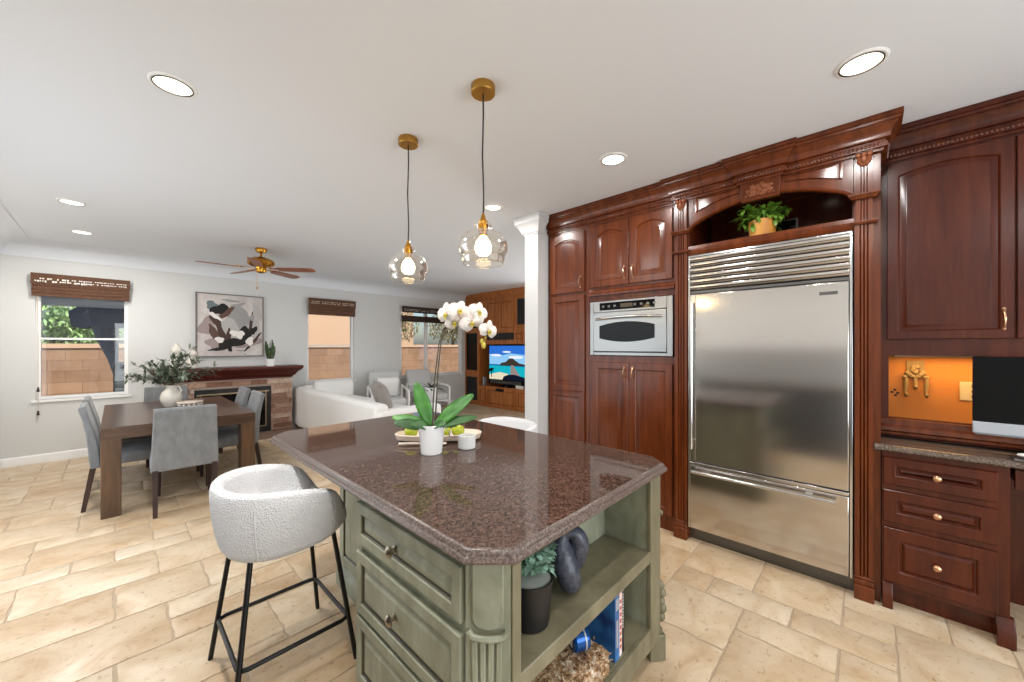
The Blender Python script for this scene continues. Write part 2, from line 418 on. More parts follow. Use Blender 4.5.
def panel_geo(g, Mx, a0, a1, z0, z1, fw=.055, rise=0, thick=.02, K=10, raise_w=.03, dark_groove=None, recess=.012, outer=True):
    """raised-panel front in frame Mx: a along the width, n outward from the front plane"""
    def loop(ins, d, r):
        x0, x1, b0, t1 = a0 + ins, a1 - ins, z0 + ins, z1 - ins
        pts = [(x0, b0), (x1, b0)]
        for k in range(K + 1):
            t = k / K; x = x1 + (x0 - x1) * t
            pts.append((x, t1 - r + r * (1 - (2 * t - 1) ** 2)))
        return [Mx @ Vector((x, d, z)) for x, z in pts]
    W0 = (a1 - a0) - 2 * fw
    def rr(ins): return rise * ((a1 - a0) - 2 * ins) / W0
    L = []
    if outer: L += [loop(0, -thick, 0), loop(0, -.003, 0), loop(.003, 0, 0)]
    L += [loop(fw, 0, rr(fw)), loop(fw + .004, -.003, rr(fw + .004)), loop(fw + .008, -recess, rr(fw + .008)), loop(fw + .013, -recess, rr(fw + .013)),
          loop(fw + .013 + raise_w, -.001, rr(fw + .013 + raise_w)), loop(fw + .017 + raise_w, -.001, rr(fw + .017 + raise_w))]
    n = len(L[0]); vs = [p for q in L for p in q]; gi = len(L) - 4
    for q in range(len(L) - 1):
        fs = [(q * n + i, q * n + (i + 1) % n, (q + 1) * n + (i + 1) % n, (q + 1) * n + i) for i in range(n)]
        if q == 0: allf = []
        allf.append((fs, 1 if (dark_groove and q in (gi, gi - 1)) else 0))
    o = len(g.v); g.v += [tuple(p) for p in vs]
    for fs, mi in allf:
        g.f += [tuple(i + o for i in f) for f in fs]; g.mi += [mi] * len(fs)
    g.f.append(tuple(o + (len(L) - 1) * n + i for i in range(n))); g.mi.append(0)
    if outer: g.f.append(tuple(o + i for i in range(n))[::-1]); g.mi.append(0)
    return g
def bail(parent, Mx, a, z, L=.10, vert=True, mat=None):
    g = G()
    pts = []
    for k in range(9):
        t = k / 8; d = .004 + .026 * math.sin(PI * t) ** .7
        q = (t - .5) * L
        pts.append(Mx @ Vector((a, d, z + q) if vert else (a + q, d, z)))
    g.tube(pts, [.006, .0055, .0045, .0045, .006, .0045, .0045, .0055, .006], 8)
    for q in (-L / 2, L / 2):
        c = Vector((a, 0.003, z + q) if vert else (a + q, .003, z)); g.ball(Mx @ c, .009, (1, 1, 1.3), 10)
    return obj('handle', g, mat or M['rosegold'], parent, label='copper toned bow handle')
def knob(parent, Mx, a, z, mat, r=.016, name='knob'):
    g = G(); R = Mx.to_3x3().to_4x4() @ Matrix.Rotation(-PI / 2, 4, 'X')
    g.lathe([(r * .75, 0), (r * .75, .003), (r * .35, .006), (r * .35, .016), (r, .021), (r * 1.02, .026), (r * .6, .032), (0.0001, .034)], Mx @ Vector((a, 0, z)), 14, Mx=R)
    return obj(name, g, mat, parent)

# ================================================================== THE SETTING
CEIL = 2.74; XL = -.94; YB = 7.5; YK = -2.6; XR = 6.9; XK = 3.6
# floor: travertine in a random ashlar pattern of five tile sizes
def floor_geo():
    g = G(); u = .2; gap = .004
    nx, ny = int(8.0 / u) + 1, int(10.4 / u) + 1; x0, y0 = -1.0, -2.7
    used = [[False] * (nx + 8) for _ in range(ny + 8)]
    g.add([(x0, y0, -.004), (x0 + nx * u, y0, -.004), (x0 + nx * u, y0 + ny * u, -.004), (x0, y0 + ny * u, -.004)], [(0, 1, 2, 3)], 1)
    rnd = random.Random(12)
    sizes = [((3, 2), 5), ((2, 2), 4), ((2, 1), 3), ((3, 1), 1.5), ((1, 1), 1.2), ((1, 2), .8)]
    edge = {}                     # vertical joints met so far: (column, row)
    for j in range(ny):
        for i in range(nx):
            if used[j][i]: continue
            best = None
            for (a, b_), wt in sizes + [((1, 1), .01)]:
                if i + a > nx or j + b_ > ny: continue
                if any(used[j + q][i + p] for p in range(a) for q in range(b_)): continue
                sc = wt * rnd.random()
                if (i + a, j - 1) in edge: sc *= .08          # a joint must not run on from the row before
                if best is None or sc > best[0]: best = (sc, a, b_)
            _, a, b_ = best
            for q in range(b_): edge[(i + a, j + q)] = 1; edge[(i, j + q)] = 1
            for p in range(a):
                for q in range(b_): used[j + q][i + p] = True
            xa, xb, ya, yb = x0 + i * u + gap, x0 + (i + a) * u - gap, y0 + j * u + gap, y0 + (j + b_) * u - gap
            if xb < XL - .3 or ya > YB + .1 or xa > XR + .1: continue
            pts = []
            cs = [(xa, ya), (xb, ya), (xb, yb), (xa, yb)]
            for k in range(4):
                p, q = Vector(cs[k]), Vector(cs[(k + 1) % 4]); nseg = max(3, int((q - p).length / .05)); nn = Vector(((q - p).y, -(q - p).x)).normalized()
                for s_ in range(nseg):
                    t = s_ / nseg; w = p + (q - p) * t
                    pts.append(w + nn * ((rnd.random() - .6) * (.012 if k % 2 else .006)) if s_ else w - (w - Vector(((xa + xb) / 2, (ya + yb) / 2))).normalized() * .006 * rnd.random())
            n = len(pts); c = Vector(((xa + xb) / 2, (ya + yb) / 2))
            vs = [(p.x, p.y, -.004) for p in pts] + [(p.x, p.y, -.0012) for p in pts] + [(p.x - (p - c).normalized().x * .005, p.y - (p - c).normalized().y * .005, 0) for p in pts]
            fs = [(k, (k + 1) % n, n + (k + 1) % n, n + k) for k in range(n)] + [(n + k, n + (k + 1) % n, 2 * n + (k + 1) % n, 2 * n + k) for k in range(n)] + [tuple(range(2 * n, 3 * n))]
            g.add(vs, fs, 0)
    return g
struct('floor', floor_geo(), [M['tile'], M['grout']], label='cream travertine tile floor in mixed tile sizes')
struct('ceiling', G().box(XL - .15, XR + .15, YK - .15, YB + .15, CEIL, CEIL + .12), M['ceiling'], label='smooth pale grey ceiling')

def wall_with_holes(axis, c0, c1, a0, a1, holes, z1=CEIL):
    """wall slab between c0 and c1 (thickness) along the other axis from a0 to a1, with rectangular holes (a0,a1,z0,z1)"""
    g = G()
    def bx(p, q, za, zb):
        if q - p < 1e-4 or zb - za < 1e-4: return
        if axis == 'x': g.box(p, q, c0, c1, za, zb)
        else: g.box(c0, c1, p, q, za, zb)
    cur = a0
    for h0, h1, z0, z1_ in sorted(holes):
        bx(cur, h0, -.004, z1); bx(h0, h1, -.004, z0); bx(h0, h1, z1_, z1); cur = h1
    bx(cur, a1, -.004, z1)
    return g
WIN_B = [(-.675, .125, .785, 2.32), (2.43, 3.30, .785, 2.32), (4.345, 6.07, .775, 2.32)]
struct('wall_back', wall_with_holes('x', YB, YB + .14, XL, XR, WIN_B), M['wall'], label='pale grey far wall with three windows')
struct('wall_left', wall_with_holes('y', XL - .14, XL, YK, YB + .14, WIN_L), M['wall'], label='pale grey left side wall')
struct('wall_front', wall_with_holes('x', YK - .14, YK, XL - .14, XR, [(0.0, 2.6, .0, 2.2)]), M['wall'], label='wall behind the viewer')
struct('trim_5', G().box(XL - 1, XR, YK - 2.4, YK - .14, 2.45, 2.6), M['paint_white'], label='eave outside the wall behind the viewer')  # unseen slab added to keep the sun out of the opening
struct('wall_right', wall_with_holes('y', XR, XR + .14, YK, YB + .14, [(2.7, 4.1, .3, 2.2)]), M['wall'], label='far right wall of the family room')
struct('wall_kitchen', G().box(XK, XK + .12, YK, 2.345, -.004, CEIL), M['wall'], label='wall behind the cherry cabinets')
g = G().box(XL, -.40, .05, 2.25, 0, .88)  # unseen counter run, added only to give the refrigerator something to reflect
struct('wall_left_base', g, mk('charcoal_paint', '3a3a3c', .5), label='dark base units along the left wall')
struct('wall_left_ledge', G().box(XL, -.37, .04, 2.27, .88, .915), M['desk_granite'], label='stone ledge on the left wall')
struct('wall_left_tiling', G().box(XL, XL + .012, .05, 2.25, .915, 1.42), mk('grey_tile', '9a9a98', .35), label='grey tiled strip on the left wall')
# stub wall that ends in a white post beside the pantry
struct('wall_stub', G().box(2.845, XR, 2.345, 2.515, -.004, CEIL), M['paint_white'], label='white wall end beside the tall cherry pantry')
cr = [(0, 2.56), (.012, 2.56), (.016, 2.575), (.03, 2.58), (.034, 2.60), (.055, 2.63), (.085, 2.665), (.095, 2.67), (.097, 2.70), (.105, 2.705), (.105, 2.738), (0, 2.738)]
struct('trim_1', G().sweep([(d * .8, z) for d, z in cr], [(6.0, 2.515), (2.845, 2.515), (2.845, 2.345), (2.915, 2.345)], cap=True), M['paint_white'], label='white crown moulding around the post')
# cove crown along the window wall and the left wall
cv = [(0, 2.55), (.012, 2.55), (.014, 2.562)] + [(.014 + .22 * (1 - math.cos(t * PI / 2)), 2.562 + .170 * math.sin(t * PI / 2)) for t in [.15, .3, .45, .6, .75, .9, 1]] + [(.24, 2.738), (0, 2.738)]
struct('trim_2', G().sweep(cv, [(XL, YK), (XL, YB), (6.14, YB)]), M['ceiling'], label='coved crown moulding on the far wall')
bp = [(0, 0), (.016, 0), (.016, .085), (.012, .1), (.006, .108), (0, .108)]
struct('baseboard_left', G().sweep(bp, [(XL, 4.6), (XL, YB)]), M['trim_white'], label='white baseboard on the left wall')
struct('baseboard_back', G().sweep(bp, [(XL, YB), (.48, YB)]).sweep(bp, [(2.11, YB), (6.14, YB)]), M['trim_white'], label='white baseboard on the far wall')

# ---- windows of the far wall
def window(n, x0, x1, z0, z1, mull=None, hbar=None, label=''):
    t = G()
    y0, y1 = YB + .03, YB + .11; w = .035
    t.box(x0, x0 + w, y0, y1, z0, z1).box(x1 - w, x1, y0, y1, z0, z1).box(x0 + w, x1 - w, y0, y1, z0, z0 + w).box(x0 + w, x1 - w, y0, y1, z1 - w, z1)
    if mull: t.box(mull - .03, mull + .03, y0 + .01, y1 - .01, z0 + w, z1 - w)
    if hbar: t.box(x0 + w, x1 - w, y0 + .015, y1 - .02, hbar - .012, hbar + .012)
    o = struct(f'window_{n}', t, M['vinyl'], label=label)
    s = G().box(x0 - .035, x1 + .035, YB - .025, YB + .03, z0 - .03, z0)
    struct('window_sill', s, M['trim_white'], o)
    p = G().box(x0 + w, x1 - w, y0 + .04, y0 + .046, z0 + w, z1 - w)
    struct('pane', p, M['pane'], o)
    return o
window(1, *WIN_B[0], hbar=1.55, label='window over the dining table, left of the fireplace')
window(2, *WIN_B[1], hbar=1.46, label='window behind the white sofa with a peach wall outside')
window(3, *WIN_B[2], mull=5.03, label='wide window with a white mullion beside the media unit')
def blind(x0, x1, zt, zb, label, gap=False):
    y = YB - .012
    t = thing('bamboo_blind', label, 'blind', ((x0 + x1) / 2, y, zb), group='woven shades on the far wall windows')
    hd = G().box(x0, x1, y - .075, y - .045, zt - .135, zt)
    obj('valance', hd, M['bamboo'] if x0 < 4 else M['bamboo_dark'], t)
    # open lattice strip of pale threads; whiter left blind paints in daylight coming through
    g = G(); r = random.Random(int(x0 * 100)); nn = int((x1 - x0) / .021)
    for k in range(nn):
        xa = x0 + .03 + k * (x1 - x0 - .06) / nn; big = 1.0 if (x0 < 0 and k < nn * .55) else .62
        for zz, hh in ((zt - .058, .022), (zt - .088, .026)):
            if r.random() < .78: g.box(xa, xa + (.010 + r.random() * .008), y - .0785, y - .0755, zz - hh * big * r.uniform(.5, 1), zz)
    obj('weave', g, M['paper'] if x0 < 0 else M['whitewood'], t, label='row of pale open weave', kind='stuff')
    zs = zt - .135
    f = G(); k = 0
    n = 4; hgt = (zs + .02 - zb) / n
    for k in range(n):
        za = zs + .02 - hgt * k; f.box(x0 + .006, x1 - .006, y - .068 + .004 * k, y - .02, za - hgt + .003, za)
    obj('folded_slats', f, M['bamboo'], t)
    return t
blind(-.709, .144, 2.358, 2.075, 'brown woven shade above the dining side window, leftmost of three')
blind(2.439, 3.302, 2.345, 2.035, 'brown woven shade over the narrow window behind the sofa')
b3 = blind(4.342, 6.07, 2.34, 2.235, 'dark wide woven shade beside the media unit')
obj('folded_slats', G().box(4.348, 6.064, YB - .07, YB - .03, 2.0, 2.135), M['bamboo_dark'], b3)
for x_ in (4.9, 5.6): obj('lift_cord', G().tube([(x_, YB - .05, 2.13), (x_, YB - .05, 2.24)], .004, 6), M['bamboo_dark'], b3)
g = G().tube([(-.66, YB - .05, 2.08), (-.655, YB - .03, 1.6), (-.655, YB - .035, .66)], .0035, 6)
t = thing('blind_cord', 'thin cord with dark tassels hanging beside the dining side window', 'cord', (-.655, YB - .035, .6))
obj('cord', g, M['whitewood'], t)
for z in (.60, .89):
    obj('tassel', G().lathe([(.002, z + .06), (.008, z + .05), (.014, z), (.001, z - .004)], (-.655, YB - .037, 0), 10), M['darkleg'], t)

# ---- outside
struct('ground', G().box(-9, 14, YB + .14, 16, -.15, -.05), M['concrete'], label='concrete patio outside')
g = G().box(-9, 14, 10.5, 10.7, -.05, 1.42); struct('wall_garden', g, M['block'], label='tan block garden wall outside the windows')
struct('trim_cap', G().box(-9, 14, 10.47, 10.73, 1.42, 1.50), M['stucco'], label='cap of the garden wall')
struct('wall_neighbour', G().box(3.0, 8.2, 13.2, 13.5, -.05, 5.5), M['stucco'], label='peach stucco wall of the house next door')
g = G().box(-6, 2.2, 8.1, 8.25, 2.02, 2.3)
for k in range(8): g.box(-5.6 + k * 1.1, -5.5 + k * 1.1, 7.7, 8.4, 2.3, 2.42)
g.box(-6, 2.2, 7.66, 8.45, 2.42, 2.46)
struct('roof', g, M['patio_paint'], label='grey blue patio cover beam outside')
def tree(name, label, c, r, mat, nleaf, seed, trunk_z0=-.05, lf=.55, group='trees beyond the garden wall'):
    rd = random.Random(seed); t = thing(name, label, 'tree', (c[0], c[1], trunk_z0), group=group)
    gb = G().tube([(c[0], c[1], trunk_z0), (c[0] + .05, c[1], c[2] * .6), (c[0], c[1], c[2] + r[2] * .4)], [.09, .07, .02], 8)
    for k in range(6):
        a = rd.random() * 6.28; gb.tube([(c[0], c[1], c[2] - r[2] * .5), (c[0] + math.cos(a) * r[0] * .7, c[1] + math.sin(a) * r[1] * .6, c[2] + r[2] * (rd.random() - .2))], [.03, .008], 6)
    obj('trunk', gb, M['bark'], t)
    g = G()
    for k in range(nleaf):
        u = Vector((rd.gauss(0, 1), rd.gauss(0, 1), rd.gauss(0, 1))).normalized() * (rd.random() ** .4)
        p = (c[0] + u.x * r[0], c[1] + u.y * r[1], c[2] + u.z * r[2])
        g.leaf(p, (rd.gauss(0, 1), rd.gauss(0, 1), rd.gauss(-.4, .6)), (0, 0, 1), (.16 + rd.random() * .12) * lf, (.07 + rd.random() * .04) * lf, .3, 2)
    obj('foliage', g, mat, t, recalc=False)
tree('leafy_shrub', 'bright green bush above the garden wall seen through the dining side window', (-.95, 11.5, 1.75), (1.1, .5, .6), M['tree_leaf'], 3600, 3)
tree('leafy_shrub', 'olive tree branches above the garden wall at the wide window, left half', (6.1, 11.2, 2.15), (1.1, .45, .6), M['tree_leaf_dry'], 1500, 4)
tree('leafy_shrub', 'olive tree branches above the garden wall at the wide window, right half', (8.6, 11.2, 2.2), (1.1, .45, .6), M['tree_leaf_dry'], 1700, 5)
# closed patio umbrella and barbecue under covers
t = thing('patio_umbrella', 'navy canvas patio umbrella seen through the dining side window', 'umbrella', (.02, 8.75, -.05))
obj('pole', G().tube([(.02, 8.75, -.05), (.02, 8.75, 2.2)], .022, 10), M['silver'], t)
g = G(); prof = []
vs = []; nr = 20
for i in range(nr):
    a = 2 * PI * i / nr; f = 1 + .12 * (i % 2)
    for rr, z in ((.03, 2.18), (.28, 2.1), (.42, 1.93), (.40, 1.72)):
        vs.append((.08 + rr * f * math.cos(a) * 1.25, 8.75 + rr * f * math.sin(a) * .9, z + (.04 if i % 2 else 0) * (rr > .2)))
fs = []
for i in range(nr):
    j = (i + 1) % nr
    for q in range(3): fs.append((i * 4 + q, j * 4 + q, j * 4 + q + 1, i * 4 + q + 1))
g.add(vs, fs)
g.tube([(-.16, 8.6, 2.05), (-.1, 8.6, 1.6), (-.02, 8.66, 1.25), (.0, 8.7, 1.0)], [.16, .11, .06, .02], 10)
obj('canopy', g, M['navy_fabric'], t)
obj('base_weight', G().lathe([(.25, -.05), (.25, .0), (.22, .03), (.04, .05)], (.02, 8.75, 0), 20), M['black'], t)
t = thing('barbecue', 'black covered barbecue outside the dining side window', 'barbecue', (.25, 8.2, -.05))
obj('body', G().box(-.02, .62, 7.95, 8.4, -.05, .95), M['black'], t, bevel=.04, seg=3)
obj('hood', G().lathe([(.22, -.32), (.22, .32)], (0, 0, 0), 20, Mx=Matrix.Translation((.3, 8.17, 1.0)) @ Matrix.Rotation(PI / 2, 4, 'Y')), M['black'], t, bevel=.02)
obj('handle', G().tube([(.1, 7.93, 1.05), (.1, 7.9, 1.07), (.5, 7.9, 1.07), (.5, 7.93, 1.05)], .012, 8), M['silver'], t)
obj('stove_grate', G().box(.0, .6, 7.93, 7.95, .78, .84), M['silver'], t)

# ================================================================== KITCHEN WALL CABINETS (faces look towards -X)
XF = 3.007          # face frame of pantry and oven cabinet
XS = 2.98           # face frame of the refrigerator surround
def rf(x, y): return frame((x, y, 0), (0, -1, 0), (-1, 0, 0))
CR = [(0, 2.56), (.012, 2.56), (.012, 2.574), (.028, 2.577), (.028, 2.602), (.020, 2.606), (.020, 2.618), (.040, 2.621), (.040, 2.634), (.044, 2.652), (.054, 2.672), (.068, 2.684), (.068, 2.692), (.076, 2.694), (.078, 2.708), (.087, 2.711), (.087, 2.738), (0, 2.738)]
def dentils(g, path_a, path_b, d=.014, z=2.592, step=.017):
    a = Vector(path_a); b_ = Vector(path_b); L = (b_ - a).length; n = max(1, int(L / step)); t = (b_ - a) / L; nn = Vector((t.y, -t.x))
    for k in range(n):
        p = a + t * ((k + .5) * L / n) + nn * .03
        g.ball((p.x, p.y, z), .0085, (1, 1, 1.15), 6)
    return g
def crown(parent, path, mat=None):
    obj('crown_molding', G().sweep(CR, path), mat or M['cherry'], parent)
    g = G()
    for a, b_ in zip(path, path[1:]):
        if (Vector(a) - Vector(b_)).length > .06: dentils(g, a, b_)
    obj('bead_molding', g, M['cherry'], parent, kind='stuff')
def door(parent, x, y0, y1, z0, z1, rise=0, mat=None, fw=.055, name='door', rw=.03):
    Mx = rf(x, y0); g = panel_geo(G(), Mx, 0, y0 - y1, z0, z1, fw, rise, raise_w=rw)
    return obj(name, g, mat or M['cherry'], parent), Mx
XB = 3.595
# -- pantry
t = thing('pantry_cabinet', 'narrow tall cherry pantry cabinet next to the white post', 'cabinet', (3.3, 2.11, 0))
obj('body', G().box(XF, XB, 1.866, 2.34, .0, 2.735), M['cherry'], t)
d, Mx = door(t, XF - .02, 2.31, 1.91, 1.965, 2.535, .045); bail(d, Mx, .36, 2.055)
Mx = rf(XF - .02, 2.31); g = panel_geo(G(), Mx, 0, .40, 1.03, 1.94); panel_geo(g, Mx, 0, .40, .12, 1.03); d = obj('door', g, M['cherry'], t)
obj('rail_molding', G().tube([(XF - .021, 2.26, 1.03), (XF - .021, 1.96, 1.03)], .008, 8), M['cherry'], d)
crown(t, [(XF, 2.335), (XF, 1.868)])
# -- oven cabinet
t = thing('oven_cabinet', 'cherry cabinet housing the built in oven, doors above and below', 'cabinet', (3.3, 1.47, 0))
obj('body', G().box(XF, XB, 1.082, 1.864, 0, 1.37).box(XF, XB, 1.082, 1.864, 1.86, 2.735).box(XF + .45, XB, 1.082, 1.864, 1.37, 1.86).box(XF, XB, 1.845, 1.864, 1.37, 1.86).box(XF, XB, 1.082, 1.1, 1.37, 1.86), M['cherry'], t)
d, Mx = door(t, XF - .02, 1.835, 1.474, 1.985, 2.54, .045); bail(d, Mx, .325, 2.085)
d, Mx = door(t, XF - .02, 1.468, 1.108, 1.985, 2.54, .045); bail(d, Mx, .036, 2.085)
d, Mx = door(t, XF - .02, 1.835, 1.474, .12, 1.315); bail(d, Mx, .325, 1.225)
d, Mx = door(t, XF - .02, 1.468, 1.108, .12, 1.315); bail(d, Mx, .036, 1.225)
obj('ledge_molding', G().sweep([(0, 1.905), (.03, 1.908), (.034, 1.925), (.022, 1.935), (.018, 1.955), (0, 1.965)], [(XF, 1.862), (XF, 1.09)]), M['cherry'], t)
crown(t, [(XF, 1.866), (XF, 1.075)])
# -- built-in oven
t = thing('wall_oven', 'stainless steel built in oven with a black control panel', 'oven', (3.2, 1.47, 1.376))
y0, y1 = 1.843, 1.104; Mx = rf(XF - .001, y0); w = y0 - y1
obj('body', G().obox(Mx, (.01, -.44, 1.385), (w - .01, -.001, 1.845)), M['steel_dark'], t)
g = G().obox(Mx, (0, 0, 1.376), (.036, .022, 1.853)).obox(Mx, (w - .045, 0, 1.376), (w, .022, 1.853)).obox(Mx, (.036, 0, 1.376), (w - .045, .018, 1.402))
obj('trim_frame', g, M['oven_steel'], t, bevel=.002)
obj('control_panel', G().obox(Mx, (.038, 0, 1.757), (w - .047, .024, 1.853)), M['oven_steel'], t, bevel=.002)
p = obj('display', G().obox(Mx, (.10, .024, 1.772), (w - .14, .0262, 1.838)), M['black_gloss'], t, label='black glass control strip with a small display')
g = G().obox(Mx, (.30, .0262, 1.79), (.41, .0268, 1.822))
obj('readout', g, M['led'], p)
for k in range(8):
    a = .125 + k * .055 + (.075 if k > 2 else 0)
    obj('button', G().obox(Mx, (a, .0262, 1.797), (a + .022, .0267, 1.815)), M['steel_dark'], p)
od = obj('oven_door', G().obox(Mx, (.038, 0, 1.41), (w - .047, .028, 1.752)), M['oven_steel'], t, bevel=.003)
K = 12; pts = []
for k in range(K + 1):
    q = k / K; pts.append((.10 + (w - .24) * q, 1.595 + .032 * (1 - (2 * q - 1) ** 2) + .04))
for k in range(K + 1):
    q = 1 - k / K; pts.append((.10 + (w - .24) * q, 1.525 - .032 * (1 - (2 * q - 1) ** 2)))
R = Mx @ Matrix(((1, 0, 0, 0), (0, 0, 1, 0), (0, 1, 0, 0), (0, 0, 0, 1)))
obj('oven_window', G().prism(pts, .028, .0305, R), M['black_gloss'], od)
hp = [Mx @ Vector((.065 + (w - .14) * k / 10, .03 + .042 * math.sin(PI * k / 10) ** .6, 1.695 + .012 * math.sin(PI * k / 10))) for k in range(11)]
obj('handle', G().tube(hp, .0105, 10), M['steel_trim'], od)
obj('vent_slot', G().obox(Mx, (.05, .0, 1.4025), (w - .06, .012, 1.409)), M['black'], t)

# -- refrigerator surround
YL, YR_ = 1.080, -.052
t = thing('refrigerator_surround', 'carved cherry surround with fluted pilasters and arched niche over the refrigerator', 'cabinet', (3.3, .51, 0))
g = G().box(XS + .012, XB, .985, YL, 0, 2.735).box(XS + .012, XB, YR_, .060, 0, 2.735)
g.box(XS, XB, .06, .985, 2.135, 2.205)
g.box(3.5, XB, .06, .985, 2.205, 2.735); g.box(XS + .03, 3.5, .06, .985, 2.56, 2.735)
obj('body', g, M['cherry'], t)
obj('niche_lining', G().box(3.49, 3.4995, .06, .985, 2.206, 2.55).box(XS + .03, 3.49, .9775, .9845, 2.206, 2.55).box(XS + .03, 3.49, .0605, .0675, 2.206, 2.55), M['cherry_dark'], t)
# arched frieze
ya, yb, zs, zc, zt = .985, .06, 2.325, 2.462, 2.60
K = 20; pts = [(ya, zt), (ya, zs)]
for k in range(1, K):
    q = k / K; s_ = math.sin(PI * q) ** .75; pts.append((ya + (yb - ya) * q, zs + (zc - zs) * s_))
pts += [(yb, zs), (yb, zt)]
RX = Matrix(((0, 0, 1, 0), (1, 0, 0, 0), (0, 1, 0, 0), (0, 0, 0, 1)))   # xy of the polygon become y z, extrusion along x
obj('arch_frieze', G().prism(pts, XS, XS + .025, RX), M['cherry'], t, bevel=.003)
ap = [(XS + .004, y, z - .0) for y, z in pts[1:-1]]
obj('arch_molding', G().tube([(XS - .002, y, z + .012) for y, z in pts[1:-1]], .011, 8), M['cherry'], t)
def spandrel(s):
    ctr = (ya + yb) / 2; g = G()
    e = ya - .05 if s > 0 else yb + .05
    i_ = ctr + s * .125
    P = []; n = 8
    P.append((e, 2.553)); P.append((e, 2.452))
    for k in range(1, n):
        q = k / n; y = e + (i_ - e) * q; P.append((y, 2.452 + (2.515 - 2.452) * math.sin(q * PI / 2)))
    P += [(i_, 2.518), (i_, 2.553)]
    c = Vector((sum(p[0] for p in P) / len(P), sum(p[1] for p in P) / len(P)))
    def ins(k): return [tuple(c + (Vector(p) - c) * k) for p in P]
    loops = [(P, XS - .001), (P, XS - .012), (ins(.93), XS - .013), (ins(.90), XS - .003), (ins(.82), XS - .003), (ins(.68), XS - .009)]
    vs = [(x, y, z) for L_, x in loops for y, z in L_]; m_ = len(P)
    fs = [(q * m_ + i, q * m_ + (i + 1) % m_, (q + 1) * m_ + (i + 1) % m_, (q + 1) * m_ + i) for q in range(5) for i in range(m_)] + [tuple(range(5 * m_, 6 * m_))]
    return g.add(vs, fs)
for s in (1, -1): obj('spandrel_panel', spandrel(s), M['cherry'], t)
# keystone with carved rosette
yk0, yk1 = .645, .405
obj('keystone', G().prism([(yk0 - .012, 2.437), (yk1 + .012, 2.437), (yk1, 2.60), (yk0, 2.60)], XS - .028, XS + .01, RX), M['cherry'], t, bevel=.004)
g = G(); c0 = Vector((XS - .030, (yk0 + yk1) / 2, 2.503))
g.box(XS - .0335, XS - .028, yk1 + .03, yk1 + .036, 2.458, 2.553).box(XS - .0335, XS - .028, yk0 - .036, yk0 - .03, 2.458, 2.553).box(XS - .0335, XS - .028, yk1 + .036, yk0 - .036, 2.547, 2.553).box(XS - .0335, XS - .028, yk1 + .036, yk0 - .036, 2.458, 2.464)
obj('carving_frame', g, M['cherry'], t)
g = G()
g.ball(c0, .015, (.6, 1, 1))
for k in range(14):
    a = 2 * PI * k / 14; rr = .034 if k % 2 else .052
    g.ball(c0 + Vector((0, math.cos(a) * rr * 1.2, math.sin(a) * rr * .62)), .013, (.55, 1.0 + .5 * abs(math.cos(a)), .75 + .4 * abs(math.sin(a))), 8)
for s in (1, -1):
    for k in range(7): g.ball(c0 + Vector((0, s * (.03 + .008 * k), -.034 + .011 * (k % 3))), .007, (.6, 1, 1), 8)
obj('carved_rosette', g, M['gilt'], t, label='gilded carved leaf rosette')
def fluted(y0, y1, z0, z1, x=XS - .015, depth=.03, nfl=3):
    w = y0 - y1; m_ = .016; pts = [(x + depth, y0), (x, y0)]; fwid = (w - 2 * m_) / nfl
    for k in range(nfl):
        s0 = y0 - m_ - k * fwid - .004; e0 = s0 - fwid + .008
        for q in range(7):
            a = q / 6; pts.append((x + .009 * math.sin(PI * a), s0 + (e0 - s0) * a))
    pts += [(x, y1), (x + depth, y1)]
    return G().prism(pts, z0, z1)
for y0, y1 in ((1.078, .990), (.056, -.022)):
    cy = (y0 + y1) / 2
    p = obj('pilaster', fluted(y0, y1, .13, 2.155), M['cherry'], t)
    obj('plinth', G().prism([(XS - .045, y0 + .004), (XS - .045, y1 - .004), (XS + .02, y1 - .004), (XS + .02, y0 + .004)], 0, .085).prism([(XS - .033, y0 + .002), (XS - .033, y1 - .002), (XS + .02, y1 - .002), (XS + .02, y0 + .002)], .085, .112).prism([(XS - .024, y0 + .001), (XS - .024, y1 - .001), (XS + .02, y1 - .001), (XS + .02, y0 + .001)], .112, .13), M['cherry'], t, bevel=.004)
    obj('pilaster_cap', G().sweep([(0, 2.158), (.012, 2.16), (.02, 2.17), (.02, 2.178), (0, 2.182)], [(XS + .01, y0), (XS - .015, y0), (XS - .015, y1), (XS + .01, y1)]).box(XS - .0155, XS + .02, y1, y0, 2.157, 2.182), M['cherry'], t)
    obj('pilaster', fluted(y0 - .004, y1 + .004, 2.182, 2.305, XS - .013), M['cherry'], t)
    obj('pilaster_cap', G().sweep([(0, 2.303), (.014, 2.306), (.018, 2.316), (.03, 2.325), (.03, 2.333), (0, 2.338)], [(XS + .01, y0), (XS - .015, y0), (XS - .015, y1), (XS + .01, y1)]).box(XS - .0155, XS + .02, y1, y0, 2.302, 2.338), M['cherry'], t)
    cb = obj('corbel', fluted(y0 - .004, y1 + .004, 2.338, 2.59, XS - .02, .035), M['cherry'], t)
    g = G()
    for k in range(5):
        a = (k - 2) * .5
        g.ball((XS - .026, cy + math.sin(a) * .026, 2.525 - math.cos(a) * .045 + .03), .016, (.6, .65, 1.7), 8)
    for k in range(3): g.ball((XS - .03, cy + (k - 1) * .024, 2.555), .015, (.7, 1, 1), 8)
    g.ball((XS - .034, cy, 2.53), .018, (.6, .8, 1.4), 8)
    obj('carved_leaf', g, M['gilt'], cb, label='carved leaf ornament with worn gilding')
obj('niche_ledge', G().sweep([(0, 2.14), (.008, 2.142), (.016, 2.158), (.018, 2.172), (.008, 2.18), (.004, 2.205), (0, 2.207)], [(XS, .985), (XS, .06)]), M['cherry'], t)
ks = [(XF, YL), (XS, YL), (XS, yk0), (XS - .026, yk0), (XS - .026, yk1), (XS, yk1), (XS, YR_), (3.215, YR_)]
crown(t, ks)
